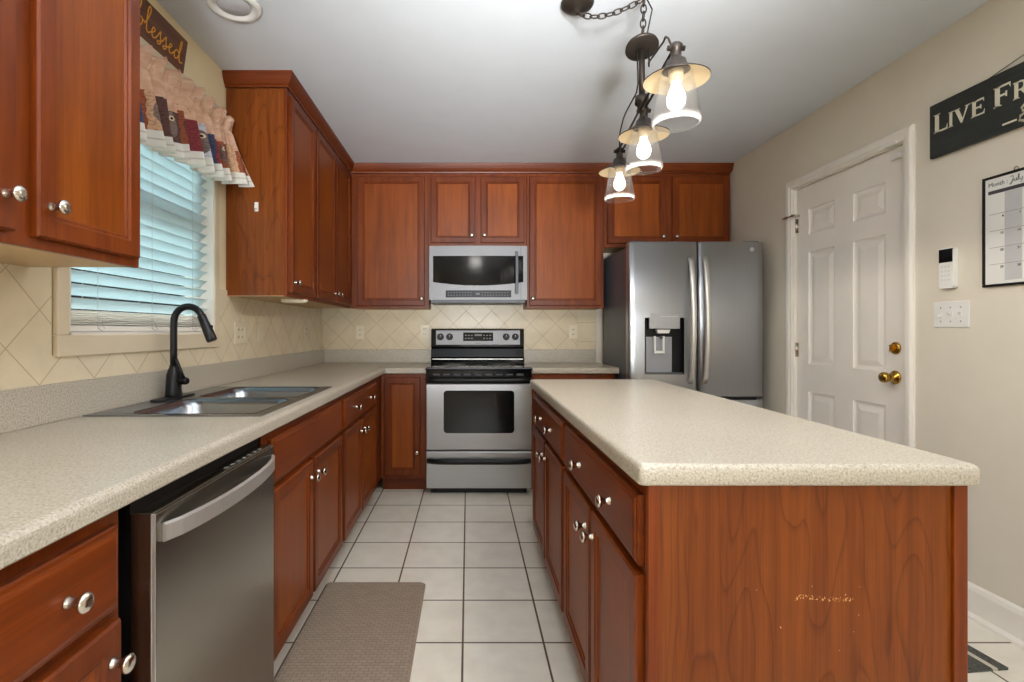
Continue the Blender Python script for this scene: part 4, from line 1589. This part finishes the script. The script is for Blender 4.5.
wall_plate('outlet', 'wide cream three-gang plate with outlets on the left backsplash right of the window', 'outlet', (XS, 2.805, 1.178), HALF, 0.163, [(-0.046, 'duplex'), (0.0, 'duplex'), (0.046, 'decora')])
wall_plate('light_switch', 'narrow cream single rocker plate next to the wide outlet plate on the left backsplash', 'switch', (XS, 3.065, 1.185), HALF, 0.072, [(0, 'decora')])
wall_plate('outlet', 'narrow cream single outlet plate on the left backsplash nearest the corner', 'outlet', (XS, 3.91, 1.185), HALF, 0.072, [(0, 'gfci')])
wall_plate('outlet', 'cream outlet on the back backsplash near the left corner', 'outlet', (-0.920, YS, 1.178), 0, 0.072, [(0, 'gfci')])
wall_plate('outlet', 'cream outlet on the back backsplash just left of the range', 'outlet', (-0.370, YS, 1.185), 0, 0.072, [(0, 'gfci')])
wall_plate('outlet', 'cream outlet on the back backsplash right of the range', 'outlet', (0.897, YS, 1.182), 0, 0.072, [(0, 'duplex')])

# small items on the cabinets
hkk = thing('adhesive_hook', 'small white adhesive hook on the side of the wall cabinet right of the window', 'hook', (-1.093, 2.6475, 1.832))
MB().box(-0.010, 0.010, -0.004, -0.0003, -0.024, 0.024).build('backplate', M['white_plastic'], hkk, 0.002)
MB().tube([(0, -0.004, -0.006), (0, -0.014, -0.014), (0, -0.020, -0.010), (0, -0.020, 0.0)], 0.0045, 8).build('prong', M['white_plastic'], hkk)
puck = MB().lathe((-1.000, 2.95, ZU0 + 0.0015), (0, 0, -1), [(0.045, 0), (0.045, 0.012), (0.038, 0.020)], 24, su=1.0, sv=1.7)
tag(puck.build('under_cabinet_light', M['ivory_plastic']), 'small cream under-cabinet light beneath the single-door wall cabinet', 'light')

# ------------------------------------------------------------------ valance
def valance_mat():
    t = NT('printed_country_valance')
    uv = t.coord('UV')
    sp = t.n('ShaderNodeSeparateXYZ')
    t.put(sp.inputs[0], uv)
    u, v = sp.outputs[0], sp.outputs[1]
    # upper ground: blush with small dots and faint blotches
    n = t.noise(t.mapping(uv, scale=(30, 12, 1)), 1.0, 3)
    col = t.ramp(n, [(0.35, srgb(220, 174, 146)), (0.55, srgb(234, 196, 168)), (0.7, srgb(242, 216, 194))])
    dots = t.n('ShaderNodeTexVoronoi')
    t.put(dots.inputs['Vector'], t.mapping(uv, scale=(60, 24, 1)))
    dots.inputs['Scale'].default_value = 1.0
    col = t.mix(t.math('MULTIPLY', t.math('LESS_THAN', dots.outputs['Distance'], 0.10), 0.8), col, srgb(110, 84, 84))
    # picture band: patchwork blocks with bird-like figures
    cu = t.math('ADD', t.math('MULTIPLY', u, 17.0), t.math('MULTIPLY', t.noise(t.mapping(uv, scale=(40, 14, 1)), 1.0, 2), 0.14))
    fu = t.math('FRACT', cu)
    ci = t.math('FLOOR', cu)
    wn = t.n('ShaderNodeTexWhiteNoise', noise_dimensions='1D')
    t.put(wn.inputs['W'], ci)
    blk = t.ramp(wn.outputs['Value'], [(0.0, srgb(78, 84, 112)), (0.2, srgb(214, 214, 222)), (0.4, srgb(160, 92, 66)), (0.55, srgb(108, 78, 72)), (0.68, srgb(142, 66, 70)), (0.8, srgb(222, 178, 142))], 'CONSTANT')
    n2 = t.noise(t.mapping(uv, scale=(170, 60, 1)), 1.0, 3)
    blk = t.mix(0.7, blk, t.ramp(n2, [(0.35, (0.45, 0.42, 0.42, 1)), (0.5, (1, 1, 1, 1)), (0.7, (1.25, 1.2, 1.15, 1))]), 'MULTIPLY')
    # figure: an oval body with two pale eyes
    dx = t.math('DIVIDE', t.math('SUBTRACT', fu, 0.5), 0.36)
    dy = t.math('DIVIDE', t.math('SUBTRACT', v, 0.36), 0.15)
    body = t.math('LESS_THAN', t.math('ADD', t.math('MULTIPLY', dx, dx), t.math('MULTIPLY', dy, dy)), 1.0)
    pick = t.math('GREATER_THAN', t.math('FRACT', t.math('MULTIPLY', wn.outputs['Value'], 7.3)), 0.45)
    fig = t.ramp(t.math('FRACT', t.math('MULTIPLY', wn.outputs['Value'], 3.7)), [(0.0, srgb(120, 84, 66)), (0.5, srgb(150, 134, 128)), (1.0, srgb(98, 56, 46))])
    fig = t.mix(0.8, fig, t.ramp(n2, [(0.35, (0.5, 0.45, 0.42, 1)), (0.6, (1.1, 1.1, 1.1, 1))]), 'MULTIPLY')
    blk = t.mix(t.math('MULTIPLY', body, pick), blk, fig)
    ex = t.math('DIVIDE', t.math('SUBTRACT', t.math('ABSOLUTE', t.math('SUBTRACT', fu, 0.5)), 0.13), 0.10)
    ey = t.math('DIVIDE', t.math('SUBTRACT', v, 0.43), 0.030)
    er = t.math('ADD', t.math('MULTIPLY', ex, ex), t.math('MULTIPLY', ey, ey))
    eye = t.math('MULTIPLY', t.math('LESS_THAN', er, 1.0), pick)
    blk = t.mix(eye, blk, srgb(232, 214, 180))
    blk = t.mix(t.math('MULTIPLY', t.math('LESS_THAN', er, 0.2), pick), blk, srgb(30, 24, 24))
    top = t.math('ADD', 0.47, t.math('MULTIPLY', t.math('FRACT', t.math('MULTIPLY', wn.outputs['Value'], 5.1)), 0.12))
    band = t.math('MULTIPLY', t.math('LESS_THAN', v, top), t.math('GREATER_THAN', v, 0.17))
    col = t.mix(band, col, blk)
    # pale hem with a fine line
    hem = t.math('LESS_THAN', v, 0.17)
    col = t.mix(hem, col, srgb(234, 230, 220))
    ln = t.math('MULTIPLY', t.math('COMPARE', v, 0.085, 0.008), 0.7)
    col = t.mix(ln, col, srgb(190, 180, 160))
    t.set(col, 0.9, 0, 0.1)
    tr = t.n('ShaderNodeBsdfTranslucent')
    t.put(tr.inputs[0], col)
    mx = t.n('ShaderNodeMixShader')
    mx.inputs[0].default_value = 0.15
    t.t.links.new(t.b.outputs[0], mx.inputs[1])
    t.t.links.new(tr.outputs[0], mx.inputs[2])
    t.t.links.new(mx.outputs[0], t.out.inputs[0])
    return t.m


VY0, VY1 = 1.47, 2.625
val = thing('window_valance', 'gathered blush valance printed with owls above a white hem, over the window', 'valance', (XL, 0, 0))
NU, NV = 360, 26
rv = random.Random(11)
ph = [rv.uniform(0, 6.28) for _ in range(8)]
me = bpy.data.meshes.new('fabric')
vs_, fs_, uvs = [], [], []


def fold(u, v):
    """outward distance from the wall and drop of the cloth at (u along, v up)"""
    uw = u + 0.006 * math.sin(23 * u + ph[0]) + 0.004 * math.sin(51 * u + ph[1])
    a = math.sin(2 * PI * 12 * uw + ph[2] + 0.5 * math.sin(9 * uw)) + 0.4 * math.sin(2 * PI * 27 * uw + ph[3] + 1.8 * v)
    if v > 0.80:
        amp_ = 0.010 + 0.010 * (v - 0.80) / 0.2
        a += 0.5 * math.sin(2 * PI * 37 * uw + ph[4] + 9 * v)
    else:
        amp_ = 0.014 + 0.030 * (0.80 - v)
    pinch = 0.010 * math.exp(-((v - 0.80) / 0.035) ** 2)
    base = 0.056 + 0.036 * max(0, 0.80 - v)
    end = max(0.0, (u - 0.86) / 0.14)
    base += 0.085 * end * end * max(0, 0.82 - v) / 0.82
    if v > 0.9:
        base += 0.010 * math.sin(PI * (v - 0.9) / 0.1)
    return base + amp_ * a - pinch, a


for j in range(NV + 1):
    v = j / NV
    for i in range(NU + 1):
        u = i / NU
        off, a = fold(u, v)
        y = VY0 + (VY1 - VY0) * u + 0.006 * math.sin(2 * PI * 13 * u + ph[5]) * (1 - v)
        zh = 1.862 + 0.030 * min(1, max(0, (u - 0.30) / 0.25)) + 0.036 * max(0, (u - 0.72) / 0.28)
        zt = 2.224 + 0.036 * min(1, max(0, (u - 0.28) / 0.3))
        z = zh + (zt - zh) * v + (0.010 * math.sin(2 * PI * 9 * u + ph[6]) + 0.006 * math.sin(2 * PI * 21 * u + ph[7])) * max(0, v - 0.82) / 0.18 + (0.010 * math.sin(2 * PI * 13 * u + ph[2] + 0.6) * (0.3 - v) if v < 0.3 else 0)
        z += 0.006 * a * 0.3 * max(0, v - 0.85) / 0.15
        vs_.append((max(0.032, off), min(y, 2.6395), z))
        uvs.append((u, v))
for j in range(NV):
    for i in range(NU):
        k = j * (NU + 1) + i
        fs_.append((k, k + 1, k + NU + 2, k + NU + 1))
me.from_pydata(vs_, [], fs_)
ul = me.uv_layers.new(name='UVMap')
for p in me.polygons:
    p.use_smooth = True
    for li in p.loop_indices:
        ul.data[li].uv = uvs[me.loops[li].vertex_index]
me.materials.append(valance_mat())
fo = bpy.data.objects.new('fabric', me)
COL.objects.link(fo)
fo.parent = val
sd = fo.modifiers.new('thickness', 'SOLIDIFY')
sd.thickness = 0.0016
rd = MB()
rd.tube([(0.004, VY0 + 0.01, 2.18), (0.018, VY0 + 0.012, 2.18), (0.024, VY0 + 0.03, 2.18), (0.024, VY1 - 0.03, 2.18), (0.018, VY1 - 0.012, 2.18), (0.004, VY1 - 0.01, 2.18)], 0.006, 8)
rd.build('curtain_rod', M['white_trim'], val)

# ------------------------------------------------------------------ the small plaque above the valance
BY0, BY1, BZ0, BZ1 = 1.80, 2.212, 2.315, 2.438
lean = math.radians(8)
pq = thing('word_plaque', 'small dark wooden plaque with gold script leaning above the window valance', 'sign', (XL + 0.012, BY1, BZ0 - 0.012))
pq.rotation_euler = (0, lean, 0)
pb = MB().box(0.0, 0.014, -(BY1 - BY0), 0, 0, 0.138)


def plaque_wood():
    t = NT('dark_walnut_board')
    n = t.noise(t.mapping(t.coord(), scale=(60, 3, 70)), 1.0, 4)
    return t.set(t.ramp(n, [(0.3, srgb(84, 46, 28)), (0.7, srgb(116, 70, 46))]), 0.5)


pbo = pb.build('board', plaque_wood(), pq, 0.001)
gold = plain('gold_paint', srgb(236, 170, 52), 0.45)
# cursive strokes, unit = x-height, reading toward +y as seen from the room
bless = [
    [(0.0, 0.2), (0.35, 1.2), (0.55, 2.2), (0.35, 2.5), (0.22, 2.0), (0.25, 0.5), (0.45, 0.05), (0.85, 0.2), (0.95, 0.75), (0.7, 0.95), (0.95, 0.8), (1.25, 0.75)],
    [(1.2, 0.6), (1.55, 1.3), (1.8, 2.3), (1.6, 2.6), (1.45, 2.0), (1.5, 0.4), (1.75, 0.05), (2.05, 0.3)],
    [(2.05, 0.3), (2.35, 0.5), (2.6, 0.85), (2.35, 1.0), (2.2, 0.5), (2.4, 0.05), (2.7, 0.15), (2.95, 0.5)],
    [(2.95, 0.5), (3.3, 1.2), (3.35, 0.7), (3.5, 0.2), (3.2, -0.15), (3.05, 0.1), (3.5, 0.3), (3.75, 0.6)],
    [(3.75, 0.6), (4.1, 1.2), (4.15, 0.7), (4.3, 0.2), (4.0, -0.15), (3.85, 0.1), (4.3, 0.3), (4.55, 0.5)],
    [(4.55, 0.4), (4.8, 0.6), (5.0, 0.9), (4.78, 1.0), (4.65, 0.5), (4.85, 0.05), (5.15, 0.2), (5.35, 0.5)],
    [(6.1, 0.85), (5.75, 1.0), (5.45, 0.5), (5.6, 0.05), (5.95, 0.2), (6.2, 0.9), (6.4, 2.0), (6.28, 2.3), (6.15, 1.6), (6.2, 0.4), (6.4, 0.0), (6.75, 0.15)],
]
gs = MB()
LEN = BY1 - BY0
script(gs, bless, 0.0, 0.0, 1.0, lambda a, b2: (0.0152, -LEN + 0.075 + a * 0.0465, 0.030 + b2 * 0.037), 0.0025)
gs.build('gold_script', gold, pbo)

# ------------------------------------------------------------------ recessed ceiling light
rl = thing('recessed_light', 'round white recessed ceiling light, unlit, above the sink', 'ceiling light', (-0.955, 2.09, ZC))
tr = MB()
tr.lathe((0, 0, -0.0005), (0, 0, -1), [(0.108, 0), (0.106, 0.006), (0.094, 0.012), (0.082, 0.013), (0.078, 0.009), (0.066, 0.002)], 40, True, False)
tr.build('trim_ring', M['white_plastic'], rl)
MB().lathe((0, 0, -0.0025), (0, 0, -1), [(0.066, 0), (0.062, 0.004), (0.02, 0.007)], 32).build('lens', plain('frosted_lens', srgb(196, 196, 200), 0.5), rl)

# ------------------------------------------------------------------ pendant fixture over the island
PX, PY = 0.684, 1.99
pf = thing('pendant_light', 'three-lamp dark bronze chain-hung pendant fixture with clear glass jars over the island', 'pendant light', (PX, PY, ZC))


def loc_(x, y, z):
    return (x - PX, y - PY, z - ZC)


cn = MB().lathe(loc_(0.442, 2.070, ZC - 0.0005), (0, 0, -1), [(0.066, 0), (0.066, 0.010), (0.058, 0.020), (0.030, 0.032), (0.010, 0.036), (0.006, 0.05)], 28)
cn.build('ceiling_canopy', M['bronze'], pf)
hk = MB().tube([loc_(PX, PY, ZC - 0.0005), loc_(PX, PY, ZC - 0.016), loc_(PX + 0.012, PY, ZC - 0.028), loc_(PX, PY, ZC - 0.040), loc_(PX - 0.011, PY, ZC - 0.030)], 0.003, 8)
hk.lathe(loc_(PX, PY, ZC - 0.0005), (0, 0, -1), [(0.014, 0), (0.012, 0.005)], 14)
hk.build('ceiling_hook', M['bronze'], pf)


def chain(path, pitch=0.028, lw=0.0105, ll=0.019, r=0.0028):
    m = MB()
    P = [Vector(p) for p in path]
    seglen = [(P[i + 1] - P[i]).length for i in range(len(P) - 1)]
    tot = sum(seglen)
    n = int(tot / pitch)
    for k in range(n):
        s_ = (k + 0.5) * tot / n
        i = 0
        while i < len(seglen) - 1 and s_ > seglen[i]:
            s_ -= seglen[i]
            i += 1
        t = (P[i + 1] - P[i]).normalized()
        c = P[i] + t * s_
        u, w2 = perp(t)
        if k % 2:
            u, w2 = w2, u
        pts = [c + t * ll * math.sin(2 * PI * j / 14) + u * lw * math.cos(2 * PI * j / 14) for j in range(14)]
        m.tube(pts, r, 6, closed=True)
    return m


sw_pts = []
A, B_ = Vector((0.442, 2.070, ZC - 0.045)), Vector((PX, PY, ZC - 0.040))
for k in range(13):
    q = k / 12
    p = A.lerp(B_, q)
    p.z -= 0.034 * 4 * q * (1 - q) * (1.25 - 0.6 * q)
    sw_pts.append(loc_(*p))
chain(sw_pts).build('swag_chain', M['bronze'], pf)
ZDISC = 2.292
chain([loc_(PX, PY, ZC - 0.036), loc_(PX - 0.006, PY, ZDISC + 0.022)]).build('drop_chain', M['bronze'], pf)
MB().tube([loc_(PX + 0.006, PY, ZC - 0.03), loc_(PX + 0.032, PY, ZC - 0.08), loc_(PX + 0.022, PY, ZDISC + 0.10), loc_(PX + 0.012, PY, ZDISC + 0.05), loc_(PX, PY, ZDISC + 0.014)], 0.0028, 7).build('supply_cord', M['bronze'], pf)
dx_ = 0.676
ds = MB().lathe(loc_(dx_, PY, ZDISC + 0.022), (0, 0, -1), [(0.008, 0), (0.012, 0.006), (0.050, 0.010), (0.061, 0.016), (0.063, 0.024), (0.058, 0.028), (0.02, 0.030)], 32)
dsk = ds.build('body_plate', M['bronze'], pf)
pv = Vector(loc_(dx_, PY, ZDISC))
dsk.data.transform(Matrix.Translation(pv) @ Matrix.Rotation(math.radians(-20), 4, 'X') @ Matrix.Translation(-pv))
MB().cyl(loc_(dx_, PY, ZDISC - 0.006), loc_(dx_, PY, 2.10), 0.0115, 16).build('stem', M['bronze'], pf)
MB().lathe(loc_(dx_, PY, 2.104), (0, 0, -1), [(0.014, 0), (0.026, 0.003), (0.027, 0.032), (0.018, 0.036), (0.016, 0.060)], 20).build('hub', M['bronze'], pf)
lamps = ((0.630, 1.55), (0.683, 1.99), (0.722, 2.44))
ZBAR = 2.042
bar = MB()
for o_ in (-0.009, 0.009):
    bar.tube([loc_(lamps[0][0] + o_, lamps[0][1], ZBAR), loc_(dx_ + o_, PY, ZBAR + 0.008), loc_(lamps[2][0] + o_, lamps[2][1], ZBAR)], 0.0045, 8)
bar.build('crossbar', M['bronze'], pf)
ZS = 1.948    # rim of the shade
for i, (lx, ly) in enumerate(lamps):
    cap = MB()
    cap.lathe(loc_(lx, ly, ZS + 0.034), (0, 0, 1), [(0.041, -0.004), (0.037, 0.006), (0.032, 0.012), (0.028, 0.026), (0.018, 0.032), (0.015, 0.040), (0.015, 0.056), (0.019, 0.060), (0.019, 0.072), (0.012, 0.080), (0.004, 0.082)], 20)
    cap.cyl(loc_(lx - 0.026, ly, ZS + 0.098), loc_(lx + 0.026, ly, ZS + 0.098), 0.008, 10)
    lo = cap.build('lamp', M['bronze'], pf)
    sh = MB()
    sh.lathe(loc_(lx, ly, ZS), (0, 0, 1), [(0.095, 0.0), (0.096, 0.003), (0.042, 0.034), (0.030, 0.036)], 36, False, False, mat=0)
    sh.lathe(loc_(lx, ly, ZS), (0, 0, 1), [(0.095, 0.0), (0.041, 0.031), (0.030, 0.033)], 36, False, False, mat=1)
    sh.build('shade', [M['bronze'], M['cream_enamel']], lo, recalc=False)
    gm = MB()
    prof = [(0.049, 0.020), (0.052, -0.005), (0.061, -0.060), (0.0695, -0.110), (0.0710, -0.121), (0.0700, -0.128), (0.0665, -0.133), (0.0620, -0.134), (0.0610, -0.130), (0.0650, -0.122), (0.0665, -0.110), (0.058, -0.060), (0.049, -0.005), (0.046, 0.020)]
    gm.lathe(loc_(lx, ly, ZS), (0, 0, 1), prof, 36, False, False)
    gm.build('glass_jar', M['lamp_glass'], lo)
    sk_ = MB().lathe(loc_(lx, ly, ZS + 0.034), (0, 0, -1), [(0.022, 0), (0.022, 0.022), (0.019, 0.036), (0.015, 0.040)], 18)
    sk_.build('socket', M['cream_enamel'], lo)
    bb = MB().lathe(loc_(lx, ly, ZS - 0.004), (0, 0, -1), [(0.013, 0), (0.014, 0.012), (0.021, 0.028), (0.027, 0.046), (0.0275, 0.058), (0.0235, 0.072), (0.0135, 0.082), (0.004, 0.086)], 24)
    bb.build('bulb', M['bulb'], lo)
    sl_ = bpy.data.lights.new('bulb_light', 'SPOT')
    sl_.energy = 6
    sl_.color = (1.0, 0.93, 0.83)
    sl_.spot_size = math.radians(165)
    sl_.spot_blend = 0.15
    sl_.shadow_soft_size = 0.02
    so_ = bpy.data.objects.new('bulb_light', sl_)
    COL.objects.link(so_)
    so_.parent = lo
    so_.location = loc_(lx, ly, ZS - 0.118)
wz = MB()
wz.tube([loc_(0.694, 1.962, 2.268), loc_(0.688, 1.945, 2.215), loc_(0.682, 1.93, 2.188), loc_(0.674, 1.91, 2.192), loc_(0.634, 1.66, 2.128), loc_(0.627, 1.625, 2.124), loc_(0.626, 1.60, 2.105), loc_(0.628, 1.57, 2.055)], 0.0034, 7)
wz.tube([loc_(dx_ - 0.018, PY, ZDISC - 0.010), loc_(0.661, PY, 2.15), loc_(0.664, PY + 0.03, 2.128), loc_(0.690, 2.24, 2.146), loc_(0.700, 2.31, 2.146), loc_(0.712, 2.40, 2.120), loc_(0.722, 2.44, 2.06)], 0.0032, 7)
wz.build('lamp_wire', M['bronze'], pf)

# ------------------------------------------------------------------ drum light of the room behind (mirrored in the microwave window)
dl_ = thing('drum_ceiling_light', 'round lit flush ceiling light seen mirrored in the microwave window', 'ceiling light', (0.1, -1.4, ZC))
MB().lathe((0, 0, -0.0005), (0, 0, -1), [(0.20, 0), (0.20, 0.02), (0.19, 0.03)], 32).build('base', M['bronze'], dl_)
MB().lathe((0, 0, -0.03), (0, 0, -1), [(0.18, 0), (0.18, 0.07), (0.15, 0.085)], 32).build('diffuser', M['drum'], dl_)
